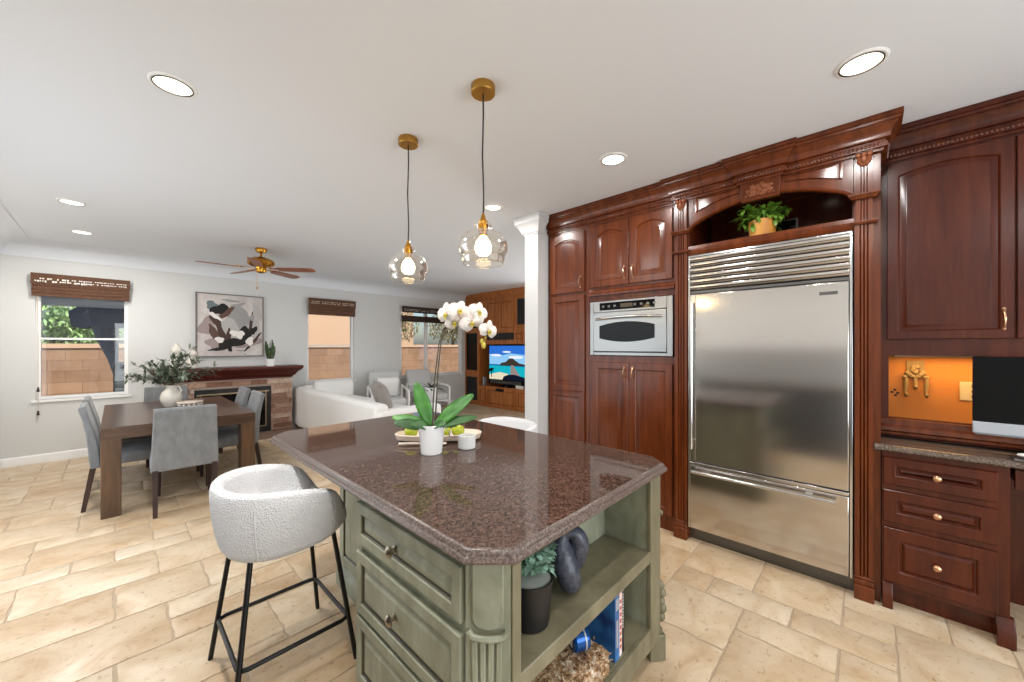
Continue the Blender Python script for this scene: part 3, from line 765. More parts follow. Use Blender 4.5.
obj('toe_kick', G().box(3.02, 3.04, .06, .985, 0, .1), M['steel_dark'], t)
# niche spotlight
lamp('niche_light', 'SPOT', (3.2, .2, 2.548), 1.2, (1, .75, .45), (0, 0, 0), spot_size=1.6, spot_blend=.6, shadow_soft_size=.03)
solo('puck_light', G().lathe([(.001, 2.556), (.032, 2.556), (.032, 2.5598), (.001, 2.5598)], (3.2, .2, 0), 16), M['lens'], 'small round light inside the arched niche', 'light')

# -- refrigerator
t = thing('refrigerator', 'large stainless steel built in refrigerator with louvred top grille', 'refrigerator', (3.2, .52, 0))
fy0, fy1 = .980, .066; fx = 2.962; Mx = rf(fx, fy0); w = fy0 - fy1
obj('body', G().box(3.0, 3.48, fy1 + .002, fy0 - .002, .10, 2.128), M['steel_dark'], t)
obj('trim_frame', G().obox(Mx, (0, -.04, .10), (.012, .004, 2.130)).obox(Mx, (w - .012, -.04, .10), (w, .004, 2.130)).obox(Mx, (.012, -.04, 2.118), (w - .012, .004, 2.130)), M['steel_trim'], t, bevel=.0015)
gr = obj('grille', G().obox(Mx, (.012, -.034, 1.852), (w - .012, -.030, 2.118)).obox(Mx, (.012, -.03, 1.846), (w - .012, .002, 1.862)), M['steel_dark'], t)
for k in range(6):
    z = 1.868 + k * .042
    gg = G(); prof = [(-.024, z + .0405), (-.006, z + .0412), (.002, z + .036), (.003, z + .022), (-.002, z + .009), (-.012, z + .002), (-.024, z + .0005)]
    gg.add([Mx @ Vector((a, d, zz)) for a in (.013, w - .013) for d, zz in prof], [(i, i + 1, 8 + i, 7 + i) for i in range(6)] + [(6, 0, 7, 13), tuple(range(7)), tuple(range(13, 6, -1))])
    obj('louver', gg, M['steel'], gr)
fd = obj('upper_door', G().obox(Mx, (.052, -.028, .605), (w - .016, .012, 1.838)), M['steel'], t, bevel=.004)
obj('hinge_side_trim', G().obox(Mx, (.014, -.028, .605), (.05, .006, 1.838)), M['steel_trim'], t, bevel=.002)
g = G(); a = .034
g.tube([Mx @ Vector((a, .048, z)) for z in (.70, 1.2, 1.78)], .011, 12)
obj('handle', g, M['steel_trim'], fd)
for z in (.76, 1.72): obj('handle_post', G().tube([Mx @ Vector((a, .004, z)), Mx @ Vector((a, .046, z))], .008, 8), M['steel_trim'], fd)
obj('badge', G().obox(Mx, (w - .15, .012, 1.765), (w - .065, .014, 1.785)), M['steel_dark'], fd, label='small dark badge plate')
bd = obj('freezer_drawer', G().obox(Mx, (.014, -.028, .105), (w - .016, .012, .572)), M['steel'], t, bevel=.004)
obj('drawer_top_trim', G().obox(Mx, (.014, -.028, .577), (w - .016, .016, .598)), M['steel_trim'], t, bevel=.003)
obj('handle', G().tube([Mx @ Vector((.04, .058, .537)), Mx @ Vector((w - .075, .058, .537))], .0115, 12), M['steel_trim'], bd)
for a in (.13, w - .20): obj('handle_post', G().obox(Mx, (a - .02, .012, .528), (a + .02, .05, .546)), M['steel_trim'], bd, bevel=.003)
# -- plant and frame in the niche
t = thing('potted_fern', 'leafy green fern in a light wooden pot inside the niche above the refrigerator', 'plant', (3.10, .535, 2.2075))
pc = (3.10, .535)
Mp = Matrix.Translation((pc[0], pc[1], 0))
obj('pot', G().lathe([(.076, 2.2075), (.082, 2.325), (.076, 2.325), (.072, 2.31), (.0001, 2.305)], (pc[0], pc[1], 0), 24), M['woodpot'], t)
g = G(); rd = random.Random(5)
for k in range(38):
    a = rd.random() * 2 * PI; rch = .05 + rd.random() * .07; hgt = .03 + rd.random() * .09
    sp = [Vector((pc[0] + math.cos(a) * rch * q * .75, pc[1] + math.sin(a) * rch * q * 1.3, 2.305 + hgt * math.sin(min(1, q) * PI * .62) - (.05 * q * q if k % 3 == 0 else 0))) for q in (0, .3, .55, .8, 1.0)]
    for i in range(1, 5):
        dd = (sp[i] - sp[i - 1])
        for s in (-1, 0, 1):
            g.leaf(sp[i], dd.normalized() + Vector((rd.gauss(0, .25), s * .9 + rd.gauss(0, .2), rd.gauss(0, .3))), (0, 0, 1), .036 + rd.random() * .018, .03, .4, 3)
    g.tube(sp, .0015, 4)
obj('foliage', g, M['fern_leaf'], t, recalc=False)
t = thing('picture_frame', 'small dark photo frame leaning behind the niche fern', 'picture frame', (3.31, .40, 2.2075))
obj('frame', G().box(3.30, 3.315, .36, .368, 2.208, 2.36).box(3.30, 3.315, .60, .608, 2.208, 2.36).box(3.30, 3.315, .368, .60, 2.208, 2.216).box(3.30, 3.315, .368, .60, 2.352, 2.36), M['steel_dark'], t)
obj('glass', G().box(3.304, 3.312, .368, .60, 2.216, 2.352), M['black_gloss'], t)

# -- desk hutch
XH = 3.215
t = thing('desk_hutch', 'dark cherry upper cabinet above the desk with arched doors', 'cabinet', (3.4, -.6, .915))
HY0, HY1 = -.055, -1.25
g = G().box(XH + .02, XB, HY1, HY0, 1.40, 2.735).box(XH, XH + .02, HY1, HY0, 1.49, 2.735)
g.box(XH, XH + .03, HY1, HY0, 1.40, 1.49)
g.box(XH, 3.5, HY0 - .035, HY0, .915, 1.40).box(XH, 3.5, HY1, HY1 + .035, .915, 1.40)
g.box(XH, XH + .03, HY1 + .035, HY0 - .035, .985, 1.03).box(XH, 3.5, HY1 + .035, HY0 - .035, .915, .985)
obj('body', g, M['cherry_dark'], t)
obj('back_panel', G().box(3.46, 3.48, HY1 + .035, HY0 - .035, .985, 1.40), M['orange_wall'], t, label='amber painted back of the lit desk recess')
obj('frame_molding', G().sweep([(0, 1.025), (.012, 1.02), (.014, .99), (.03, .975), (.034, .955), (.02, .945), (.02, .93), (0, .92)], [(XH, HY0 - .001), (XH, HY1)]), M['cherry'], t)
for y0, y1, ha in ((-.082, -.552, .415), (-.558, -1.03, .05)):
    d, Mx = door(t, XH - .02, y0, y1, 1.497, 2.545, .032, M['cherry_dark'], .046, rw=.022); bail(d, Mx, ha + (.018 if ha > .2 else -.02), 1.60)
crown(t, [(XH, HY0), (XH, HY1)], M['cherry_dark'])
obj('strip_light', G().box(3.30, 3.40, -1.0, -.12, 1.392, 1.399), M['ivory'], t)
lamp('under_cabinet_light', 'AREA', (3.34, -.56, 1.388), 3.2, (1, .60, .22), (0, 0, 0), shape='RECTANGLE', size=.08, size_y=.85)
# -- hooks, plate on the recess back
xb_ = 3.4594
t = thing('ornate_hook_plate', 'ornate cream hook plate mounted on the amber back of the desk recess', 'hook', (xb_, -.215, 1.10))
g = G().box(xb_ - .008, xb_, -.255, -.175, 1.27, 1.365)
obj('plate', g, M['antique_ivory'], t, bevel=.006)
g = G()
for k in range(9):
    a = k / 8; g.ball((xb_ - .014, -.17 - .09 * a, 1.262 + .03 * math.sin(PI * a * 3) ** 2), .014, (.8, 1, .9), 8)
for k in range(6): g.ball((xb_ - .012, -.215 + rd.uniform(-.03, .03), 1.30 + rd.uniform(-.02, .045)), .012, (.7, 1, 1.2), 8)
obj('scroll_ornament', g, M['antique_ivory'], t)
for y in (-.175, -.215, -.262):
    z1 = 1.14 if y != -.215 else 1.19
    g = G().tube([(xb_ - .012, y, 1.26), (xb_ - .02, y, 1.21), (xb_ - .02, y + .005, z1 + .03), (xb_ - .026, y, z1), (xb_ - .04, y, z1 + .012)], [.009, .011, .007, .008, .006], 8)
    g.ball((xb_ - .04, y, z1 + .014), .010)
    obj('hook', g, M['antique_ivory'], t)
t = thing('outlet_plate', 'ivory wall outlet plate beside the computer screen', 'outlet', (xb_, -.44, 1.13))
obj('plate', G().box(xb_ - .006, xb_, -.485, -.395, 1.135, 1.245), M['ivory'], t, bevel=.003)
for z in (1.16, 1.19, 1.22): obj('socket', G().ball((xb_ - .0065, -.445, z), .006, (.3, 1, 1)), M['darkleg'], t)
g = G()
for y, z in ((-.112, 1.16), (-.125, 1.175), (-.138, 1.155), (-.128, 1.14)): g.ball((xb_ - .0008, y, z), .008, (.1, 1, .9), 8)
solo('wall_decal', g, M['darkleg'], 'four dark dots printed low on the amber recess back', 'decal')
# -- desk base, worktop
t = thing('desk_drawer_cabinet', 'cherry desk cabinet with three raised panel drawers right of the refrigerator', 'cabinet', (3.2, -.27, 0))
XD = 2.985
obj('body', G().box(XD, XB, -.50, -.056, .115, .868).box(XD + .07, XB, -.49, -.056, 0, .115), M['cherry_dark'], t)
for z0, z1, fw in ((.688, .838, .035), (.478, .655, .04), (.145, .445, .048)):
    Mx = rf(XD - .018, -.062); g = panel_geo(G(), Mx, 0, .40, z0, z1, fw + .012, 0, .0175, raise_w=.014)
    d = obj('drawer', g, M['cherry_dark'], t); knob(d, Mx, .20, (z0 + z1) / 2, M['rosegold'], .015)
def bracket(y0, y1, z):
    return G().prism([(XD - .035, 0), (XD - .035, .07), (XD - .02, .095), (XD - .004, .135), (XD + .03, .135), (XD + .06, 0)], y1, y0, Matrix(((1, 0, 0, 0), (0, 0, 1, 0), (0, 1, 0, 0), (0, 0, 0, 1))))
obj('foot', bracket(-.455, -.515, 0), M['cherry_dark'], t, bevel=.004)
obj('foot', bracket(-.057, -.10, 0), M['cherry_dark'], t, bevel=.004)
t = thing('desk_apron', 'cherry knee hole apron drawer at the right edge of the desk', 'drawer', (3.2, -.86, .76))
obj('front', G().box(XD + .0, XD + .02, -1.2, -.515, .765, .86), M['cherry_dark'], t, bevel=.003)
obj('box', G().box(XD + .02, XB, -1.2, -.515, .80, .866), M['cherry_dark'], t)
struct('trim_3', G().box(3.5, XB, -1.25, -.51, 0, .76), M['cherry_dark'], label='dark cherry back of the desk knee hole')
t = thing('desk_worktop', 'speckled brown granite desk worktop', 'worktop', (3.2, -.6, .87))
ep = [(0, .870), (.012, .871), (.022, .878), (.025, .888), (.022, .898), (.012, .905), (.0, .9065)]
obj('slab', G().box(2.968, XB, -1.25, -.054, .87, .9065).box(2.968, 2.9905, -.054, -.026, .87, .9065), M['desk_granite'], t)
obj('rounded_edge', G().sweep(ep, [(2.968, -.026), (2.968, -1.25)]), M['desk_granite'], t)
t = thing('computer', 'silver all in one computer with a black screen on the desk', 'computer', (3.19, -.70, .9075))
CY0, CY1 = -.401, -.935
obj('screen', G().box(3.120, 3.132, CY1, CY0, 1.062, 1.402), M['black_gloss'], t, bevel=.003)
obj('chin', G().box(3.120, 3.133, CY1, CY0, 1.0, 1.061), M['silver'], t, bevel=.004)
obj('back_shell', G().box(3.133, 3.147, CY1 + .01, CY0 - .01, .99, 1.395), M['silver'], t, bevel=.01)
obj('stand', G().box(3.146, 3.158, -.77, -.60, .915, 1.2).box(3.07, 3.165, -.78, -.59, .9075, .915), M['silver'], t, bevel=.002)
t = thing('laptop_tray', 'thin grey pad on the desk in front of the computer', 'pad', (3.03, -.66, .9067))
obj('pad', G().box(2.955, 3.055, -.98, -.505, .9068, .918), M['steel_dark'], t, bevel=.003)
solo('computer_mouse', G().ball((3.01, -.57, .930), .028, (1.0, 1.7, .42), 16), M['white_ceramic'], 'white computer mouse on the grey pad', 'mouse')

# ================================================================== THE ISLAND
ZT = .92
t = thing('kitchen_island', 'sage green kitchen island with drawers, open shelves and carved corner posts', 'island', (1.2, 1.6, 0))
X0, X1, Y0, Y1 = .672, 1.79, .712, 1.50
gb = G()
gb.box(X0, X1, .935, Y1, .10, .878)                        # core behind the shelves
gb.prism([(X0, .805), (.745, .722), (.776, .722), (.776, .94), (X0, .94)], .10, .878)
gb.prism([(1.645, .722), (1.735, .722), (X1, .785), (X1, .94), (1.645, .94)], .10, .878)
gb.box(.776, 1.645, .722, .94, .10, .15)
gb.box(.972, 1.50, Y1, 2.38, 0.1, .878)
gb.box(X0 + .05, X1 - .05, .78, Y1 - .02, 0, .10).box(1.0, 1.47, Y1 - .02, 2.34, 0, .10)
obj('body', gb, [M['sage'], M['glaze']], t)
# face frame of the open shelves
g = G().box(.745, .780, .702, .722, .10, .878).box(1.642, 1.735, .702, .722, .10, .878).box(.780, 1.642, .702, .722, .855, .878).box(.780, 1.642, .702, .722, .10, .195)
obj('face_frame', g, M['sage_shelf'], t, bevel=.003)
obj('shelf', G().box(.778, 1.643, .704, .934, .488, .540), M['sage_shelf'], t, bevel=.004)
obj('shelf', G().box(.778, 1.643, .722, .934, .15, .199), M['sage_shelf'], t)
# drawers on the side that faces the dining room
for z0, z1 in ((.690, .846), (.420, .655), (.145, .402)):
    Mx = frame((.652, 1.463, 0), (0, -1, 0), (-1, 0, 0))
    g = panel_geo(G(), Mx, 0, .648, z0, z1, .038, 0, .019, raise_w=.022, dark_groove=True)
    d = obj('drawer', g, [M['sage'], M['glaze']], t)
    if z0 > .2: knob(d, Mx, .30, (z0 + z1) / 2, M['bronze'], .0195)
    else: knob(d, Mx, .30, (z0 + z1) / 2, M['bronze'], .0195)
for ya_, yb_ in ((2.37, 1.945), (1.935, 1.51)):
    g = panel_geo(G(), frame((.954, ya_, 0), (0, -1, 0), (-1, 0, 0)), 0, ya_ - yb_, .125, .87, .05, 0, .0175, raise_w=.02, dark_groove=True)
    obj('side_panel', g, [M['sage'], M['glaze']], t)
obj('base_molding', G().sweep([(0, 0), (.03, 0), (.03, .07), (.022, .085), (.012, .095), (.008, .115), (0, .12)], [(.965, 2.375), (.965, 1.505)]).sweep([(0, 0), (.02, 0), (.02, .07), (.01, .1), (0, .11)], [(X0, 1.48), (X0, .81)]), M['sage'], t)
g = panel_geo(G(), frame((1.03, 2.398, 0), (1, 0, 0), (0, 1, 0)), 0, .42, .13, .87, .06, 0, .017, raise_w=.02, dark_groove=True)
obj('end_panel', g, [M['sage'], M['glaze']], t)
for x_, y_ in ((.80, 2.3), (.80, 1.62)):
    obj('corbel', G().prism([(0, .8775), (.16, .8775), (.155, .855), (.09, .80), (.03, .77), (0, .70)], -.022, .022, Matrix(((-1, 0, 0, .972), (0, 0, 1, y_), (0, 1, 0, 0), (0, 0, 0, 1)))), M['sage'], t, bevel=.004)
for k in range(1):
    g = panel_geo(G(), frame((X1 + .018, .95, 0), (0, 1, 0), (1, 0, 0)), 0, .50, .14, .86, .05, 0, .017, raise_w=.025, dark_groove=True)
    obj('side_panel', g, [M['sage'], M['glaze']], t)
def post(P, Q, pm=None):
    pm = pm or M['sage']
    P = Vector((*P, 0)); Q = Vector((*Q, 0)); A = (Q - P).normalized(); N = Vector((A.y, -A.x, 0)); w = (Q - P).length
    Mx = frame(P, A, N); c = w / 2
    p = obj('corner_post', G().obox(Mx, (.004, -.03, .10), (w - .004, .004, .878)), pm, t)
    # upper tablet with rounded lower corners
    pts = [(.022, .872), (.022, .715)] + [(c - (c - .022) * math.cos(a) , .715 - .03 * math.sin(a)) for a in (PI * .15, PI * .3, PI * .5, PI * .7, PI * .85)] + [(w - .022, .715), (w - .022, .872)]
    R = Mx @ Matrix(((1, 0, 0, 0), (0, 0, 1, 0), (0, 1, 0, 0), (0, 0, 0, 1)))
    obj('tablet', G().prism(pts, .004, .014, R), pm, p, bevel=.004)
    K = 9; rp = [Mx @ Vector((.012 + (w - .024) * k / K, .012 + .012 * math.sin(PI * k / K), .672 + (.012 if k in (0, K) else 0))) for k in range(K + 1)]
    obj('ring_molding', G().tube(rp, .009, 8), pm, p)
    g = G()
    for k in range(4):
        a0 = .020 + k * (w - .04) / 4; a1 = a0 + (w - .04) / 4 - .006
        g.prism([(a0, .655), (a1, .655), (a1 - (a1 - c) * .18, .36), (a0 - (a0 - c) * .18, .36)], .003, .013, R)
    obj('flutes', g, pm, p, bevel=.003)
    # carved leaf scrolls lower down, tapering to the foot
    g = G()
    for z, r_, d in ((.335, .030, .018), (.300, .036, .024), (.262, .031, .02), (.228, .036, .026), (.190, .034, .02)):
        for s in (-.6, 0, .6): g.ball(Mx @ Vector((c + s * .05, d * (1 - .3 * abs(s)), z)), r_, (.62, .62, .72), 10)
    obj('carved_leaf', g, pm, p)
    obj('foot', G().obox(Mx, (-.006, -.05, 0), (w + .006, .028, .12)).obox(Mx, (.004, -.04, .12), (w - .004, .018, .145)), pm, p, bevel=.005)
post((X0 - .012, .805), (.745, .705))
post((1.735, .700), (X1 + .012, .782), M['sage_shelf'])
# granite top with ogee edge and clipped corners
outline = [(.648, .775), (.728, .690), (1.728, .690), (1.795, .765), (1.795, 2.58), (1.71, 2.66), (.74, 2.66), (.652, 2.57)]
tp = thing('island_worktop', 'polished brown granite worktop with clipped corners on the sage island', 'worktop', (1.2, 1.6, .8785))
obj('slab', G().prism(outline, .8785, ZT), M['granite'], tp, smooth=False)
og = [(-.004, .879), (.010, .879), (.020, .884), (.024, .892), (.021, .900), (.014, .903), (.0135, .906), (.010, .914), (.002, .9198), (-.004, ZT)]
obj('ogee_edge', G().sweep(og, outline, closed=True), M['granite_edge'], tp)

# things on the shelves
t = thing('potted_succulent', 'matte black pot with mint green trailing plant on the upper island shelf', 'plant', (.952, .822, .5405))
cx_, cy_ = .952, .822
obj('pot', G().lathe([(.062, .5405), (.066, .545), (.079, .680), (.082, .694), (.077, .694), (.072, .684), (.0001, .68)], (cx_, cy_, 0), 28), M['black_matte'], t)
g = G().lathe([(.0001, .700), (.04, .702), (.068, .692), (.072, .684)], (cx_, cy_, 0), 24); rd = random.Random(9)
obj('pebbles', g, M['gravel_top'], t)
g = G()
for k in range(70):
    a = rd.random() * 6.28; q = rd.random(); L = .03 + .075 * q; el = rd.uniform(.2, 1.4)
    d = Vector((math.cos(a) * math.cos(el), math.sin(a) * math.cos(el) * .6, math.sin(el)))
    c = Vector((cx_, cy_ - .005, .712)) + d * L
    if c.y > .905: c.y = .905
    g.tube([(cx_ + d.x * .02, cy_ + d.y * .02, .712), c], .0022, 5)
    for r_ in range(8):
        aa = rd.random() * 6.28; g.leaf(c, (math.cos(aa), math.sin(aa) * .8, rd.uniform(-.1, .8)), (0, 0, 1), .02 + rd.random() * .014, .021, .3, 3)
for k in range(9):
    p = Vector((cx_ + .055 + k * .003, cy_ - .03 + rd.uniform(-.02, .03), .715 - .005 * k))
    for r_ in range(6):
        aa = rd.random() * 6.28; g.leaf(p, (math.cos(aa), math.sin(aa), rd.uniform(-.5, .6)), (0, 0, 1), .022, .017, .3, 3)
obj('foliage', g, M['succ_leaf'], t, recalc=False)
g = G()
lp = []
for k in range(28):
    a = 2 * PI * k / 28; tw = .022 * math.sin(2 * a)
    lp.append((1.172 + .038 * math.sin(a) * (1 + .12 * math.cos(a)), .815 + tw, .668 - .092 * math.cos(a)))
rs = [.041 - .008 * math.cos(2 * PI * k / 28 * 2) + .004 * math.cos(2 * PI * k / 28) for k in range(28)]
g.tube(lp, rs, 14, closed=True)
mz = min(p[2] for p in g.v); g.v = [(x, y, z - mz + .5405) for x, y, z in g.v]
solo('knot_sculpture', g, M['stone_dark'], 'speckled dark stone loop sculpture on the upper island shelf', 'sculpture', subsurf=1)
t = thing('seagrass_basket', 'shaggy brown and cream woven basket on the lower island shelf', 'basket', (1.06, .81, .1995))
gg = G(); rd = random.Random(21)
gg.box(.82, 1.305, .718, .905, .1995, .292)
obj('body', gg, M['seagrass'], t, bevel=.012)
gg = G()
for k in range(520):
    x = rd.uniform(.82, 1.305); y = rd.uniform(.716, .905); top = rd.random() < .72
    p = (x, y, .292) if top else (x, .718, rd.uniform(.21, .29))
    gg.leaf(p, (rd.gauss(0, 1), rd.gauss(0, .6) if top else -abs(rd.gauss(0, .3)) - .1, rd.uniform(.0, .35) if top else rd.gauss(0, .4)), (0, 0, 1), rd.uniform(.016, .034), .008, .3, 2)
obj('weave', gg, M['seagrass'], t, recalc=False, label='shaggy woven fibres', kind='stuff')
t = thing('blue_tin', 'round cobalt blue tin with a white label lying on the woven basket', 'tin', (1.215, .80, .302))
Mq = Matrix.Translation((1.215, .80, .345)) @ Matrix.Rotation(PI / 2 - .5, 4, 'Z') @ Matrix.Rotation(PI / 2, 4, 'X')
obj('body', G().lathe([(.0001, -.035), (.036, -.034), (.042, -.026), (.042, .022), (.038, .03), (.0001, .031)], seg=26, Mx=Mq), M['blue_glass'], t)
obj('lid_ring', G().lathe([(.0425, .008), (.0432, .009), (.0432, .014), (.0425, .015)], seg=26, Mx=Mq, cap=False), M['silver'], t)
obj('label', G().obox(Mq, (-.014, -.018, -.0362), (.016, .012, -.035)), M['paper'], t, label='small white paper label')
bx_ = 1.352
def book(x0, x1, h, mat, label, y0=.735, d=.17, spine=None):
    t = thing('book', label, 'book', ((x0 + x1) / 2, y0 + d / 2, .1995), group='books on the lower island shelf')
    z0 = .1995
    obj('cover', G().box(x0, x0 + .002, y0, y0 + d, z0, z0 + h).box(x1 - .002, x1, y0, y0 + d, z0, z0 + h).box(x0 + .002, x1 - .002, y0, y0 + .002, z0, z0 + h), mat, t)
    obj('pages', G().box(x0 + .002, x1 - .002, y0 + .003, y0 + d - .003, z0 + .003, z0 + h - .003), M['paper'], t)
    return t
M['book_blue'] = leafm('blue_denim_cover', '0b2f66', '3f84c4', .35, 9)
M['book_pink'] = leafm('pink_cover', 'd9a3a0', 'f0e2dc', .5, 40)
M['book_black'] = mk('black_cover', '101014', .5)
b = book(1.362, 1.398, .262, M['book_blue'], 'blue picture covered book, widest of the three on the lower island shelf', .728, .18)
obj('spine_print', G().box(1.370, 1.392, .7272, .7279, .40, .445).box(1.373, 1.388, .7272, .7279, .25, .36), M['silver'], b)
b = book(1.3995, 1.423, .268, M['book_pink'], 'pink and white spined book between the blue and black books', .73)
g = G()
for k in range(8): g.box(1.405, 1.418, .7292, .7299, .23 + k * .026, .245 + k * .026)
obj('spine_print', g, mk('rust_print', 'b2574c', .6), b)
b = book(1.4245, 1.446, .277, M['book_black'], 'thin black spined book at the inner end of the row', .732)
g = G()
for k in range(12): g.box(1.433, 1.438, .7312, .7319, .30 + k * .012, .308 + k * .012)
g.box(1.428, 1.442, .7312, .7319, .452, .464)
obj('spine_print', g, M['paper'], b)

# things on the worktop
t = thing('orchid', 'white moth orchid in a white tapered pot on the granite island', 'plant', (1.092, 1.590, ZT + .0005))
ox, oy = 1.092, 1.590
obj('pot', G().lathe([(.049, ZT + .0005), (.052, ZT + .004), (.066, ZT + .140), (.0665, ZT + .147), (.060, ZT + .147), (.057, ZT + .131), (.0001, ZT + .126)], (ox, oy, 0), 32), M['white_ceramic'], t)
obj('soil', G().lathe([(.0001, ZT + .134), (.057, ZT + .132)], (ox, oy, 0), 20, cap=False), M['soil'], t)
R2 = Vector((.6876, -.726, 0)); F2 = Vector((.726, .6876, 0))
def scr(r, f, z): return Vector((ox, oy, ZT + .13)) + R2 * r + F2 * f + Vector((0, 0, z))
for r, f, z, L, w, dr in ((-.065, .0, .20, .235, .075, .10), (.16, .02, .15, .25, .075, .12), (-.19, -.02, .095, .19, .06, .38), (-.19, -.06, .055, .165, .06, .14), (.20, -.02, .07, .215, .052, .16), (.12, .12, .02, .16, .055, .3), (-.06, -.12, .08, .11, .06, .4), (.06, -.1, .07, .10, .05, .4)):
    g = G(); d = Vector((R2.x * r + F2.x * f, R2.y * r + F2.y * f, z))
    g.leaf(scr(r * .08, f * .08, 0), d, (-F2.x * .8, -F2.y * .8, .75), L, w, dr, 8, .22, tip=1)
    o = obj('leaf', g, M['orchid_leaf_dark'] if z < .09 else M['orchid_leaf'], t, recalc=False, subsurf=1)
    so = o.modifiers.new('thickness', 'SOLIDIFY'); so.thickness = .003
# two flowering stems
st1 = [scr(.005, .0, 0), scr(.006, .01, .12), scr(.018, .01, .28), scr(.036, .01, .42), scr(.056, .01, .49), scr(.095, 0, .525), scr(.16, 0, .535), scr(.225, -.01, .51), scr(.275, -.01, .455)]
st2 = [scr(.012, .02, 0), scr(.018, .03, .12), scr(.026, .03, .28), scr(.044, .02, .43), scr(.064, .015, .495), scr(.12, .0, .53)]
obj('stem', G().tube(st1, [.004, .004, .0035, .003, .003, .003, .0025, .002, .0015], 8), M['stem'], t)
obj('stem', G().tube(st2, [.004, .004, .0035, .003, .003, .002], 8), M['stem'], t)
def flower(c, face, r, roll=0):
    face = Vector(face).normalized(); up = Vector((0, 0, 1)); sx = up.cross(face).normalized(); sy = face.cross(sx)
    g = G()
    for k, (a, L, w) in enumerate(((90, 1.0, .75), (215, .95, .7), (325, .95, .7), (178, 1.08, 1.15), (2, 1.08, 1.15))):
        a = math.radians(a + roll); d = sx * math.cos(a) + sy * math.sin(a) + face * .18
        g.leaf(c, d, face, r * L, r * w, .22, 6, .12, tip=1)
    f = obj('flower', g, M['petal'], t, recalc=False)
    so = f.modifiers.new('thickness', 'SOLIDIFY'); so.thickness = .0015
    g = G().ball(c + face * .012 - sy * .006, .011, (1, 1, .8), 10).leaf(c + face * .006, -sy + face * .7, face, .028, .022, .3, 4)
    obj('lip', g, M['bud'], f, label='yellow flower centre')
fc = -F2
flower(scr(.082, -.03, .566), fc + R2 * -.6 + Vector((0, 0, .0)), .056, 5)
flower(scr(.145, -.03, .582), fc + R2 * .3 + Vector((0, 0, .35)), .054, -18)
flower(scr(.118, -.02, .53), fc + R2 * .1 + Vector((0, 0, -.3)), .048, 30)
flower(scr(.205, -.03, .528), fc + R2 * .35 + Vector((0, 0, -.3)), .06, 25)
flower(scr(.236, -.02, .578), fc + R2 * .7 + Vector((0, 0, .2)), .05, -20)
flower(scr(.285, -.02, .485), fc + R2 * .8 + Vector((0, 0, -.1)), .05, -12)
for p, r in ((scr(.262, -.01, .41), .012), (scr(.252, -.01, .432), .009)):
    g = G().ball(p, r, (1, 1, 1.5), 10).tube([p, scr(.275, -.01, .455)], .0015, 5); obj('bud', g, M['bud'], t)
obj('air_root', G().tube([scr(.03, -.03, .0), scr(.075, -.05, .015), scr(.1, -.05, -.02), scr(.095, -.05, -.055)], .0028, 6), M['gravel_top'], t)
# tray with apples
t = thing('fruit_tray', 'long whitewashed wooden tray of green apples on the island', 'tray', (1.285, 1.78, ZT + .0005))
TA = Vector((.74, -.672, 0)); TN = Vector((.672, .74, 0)); tc = Vector((1.275, 1.785, ZT + .0005))
def oval(a, b_, z, n=36): return [tc + TA * (a * math.copysign(abs(math.cos(2 * PI * k / n)) ** .7, math.cos(2 * PI * k / n))) + TN * (b_ * math.copysign(abs(math.sin(2 * PI * k / n)) ** .8, math.sin(2 * PI * k / n))) + Vector((0, 0, z)) for k in range(n)]
L = [oval(.20, .055, 0), oval(.235, .082, .012), oval(.245, .09, .04), oval(.24, .086, .044), oval(.225, .072, .018), oval(.19, .05, .014)]
n = 36; g = G(); vs = [p for q in L for p in q]
g.add(vs, [(q * n + i, q * n + (i + 1) % n, (q + 1) * n + (i + 1) % n, (q + 1) * n + i) for q in range(5) for i in range(n)] + [tuple(range(n))[::-1], tuple(range(5 * n, 6 * n))])
obj('bowl', g, M['whitewood'], t)
def apple(c, r, label):
    t = thing('apple', label, 'apple', (c[0], c[1], c[2] - r * .86), group='green apples in the wooden tray')
    prof = [(.0001, -.80), (.25, -.86), (.55, -.78), (.85, -.45), (1.0, .05), (.95, .45), (.7, .75), (.35, .86), (.12, .78), (.0001, .66)]
    obj('fruit', G().lathe([(p * r, q * r) for p, q in prof], c, 20, cap=False), M['apple'], t)
    obj('stalk', G().tube([(c[0], c[1], c[2] + .66 * r), (c[0] + .004, c[1], c[2] + 1.12 * r)], .0016, 6), M['stem'], t)
def tr(a, b_, z): return tc + TA * a + TN * b_ + Vector((0, 0, z))
apple(tr(-.155, -.005, .047), .038, 'green apple at the left end of the tray')
apple(tr(.03, .005, .047), .037, 'green apple just right of the orchid pot')
apple(tr(.108, .012, .047), .037, 'green apple nearest the right end of the tray')
g = G().tube([tr(-.20, -.115, .008), tr(-.12, -.115, .009), tr(.0, -.115, .007)], [.009, .008, .006], 10)
g.ball(tr(.03, -.115, .008), .02, (1.4, 1, .35), 12, Mx=Matrix.Rotation(math.atan2(TA.y, TA.x), 4, 'Z'))
solo('wooden_spoon', g, M['whitewood'], 'small pale wooden spoon lying in front of the tray', 'spoon')
t = thing('candle_jar', 'white candle in a clear glass jar beside the orchid', 'candle', (1.275, 1.535, ZT + .0005))
cc_ = (1.275, 1.535, ZT + .0005)
obj('jar', G().lathe([(.040, 0), (.045, .004), (.047, .066), (.0445, .066), (.043, .006), (.0001, .005)], cc_, 28), M['wax_glass'], t)
obj('wax', G().lathe([(.0001, .0056), (.0425, .006), (.0435, .052), (.0001, .050)], cc_, 28), M['wax'], t)
obj('wick', G().tube([(cc_[0], cc_[1], ZT + .050), (cc_[0] + .001, cc_[1], ZT + .062)], .0012, 5), M['black'], t)

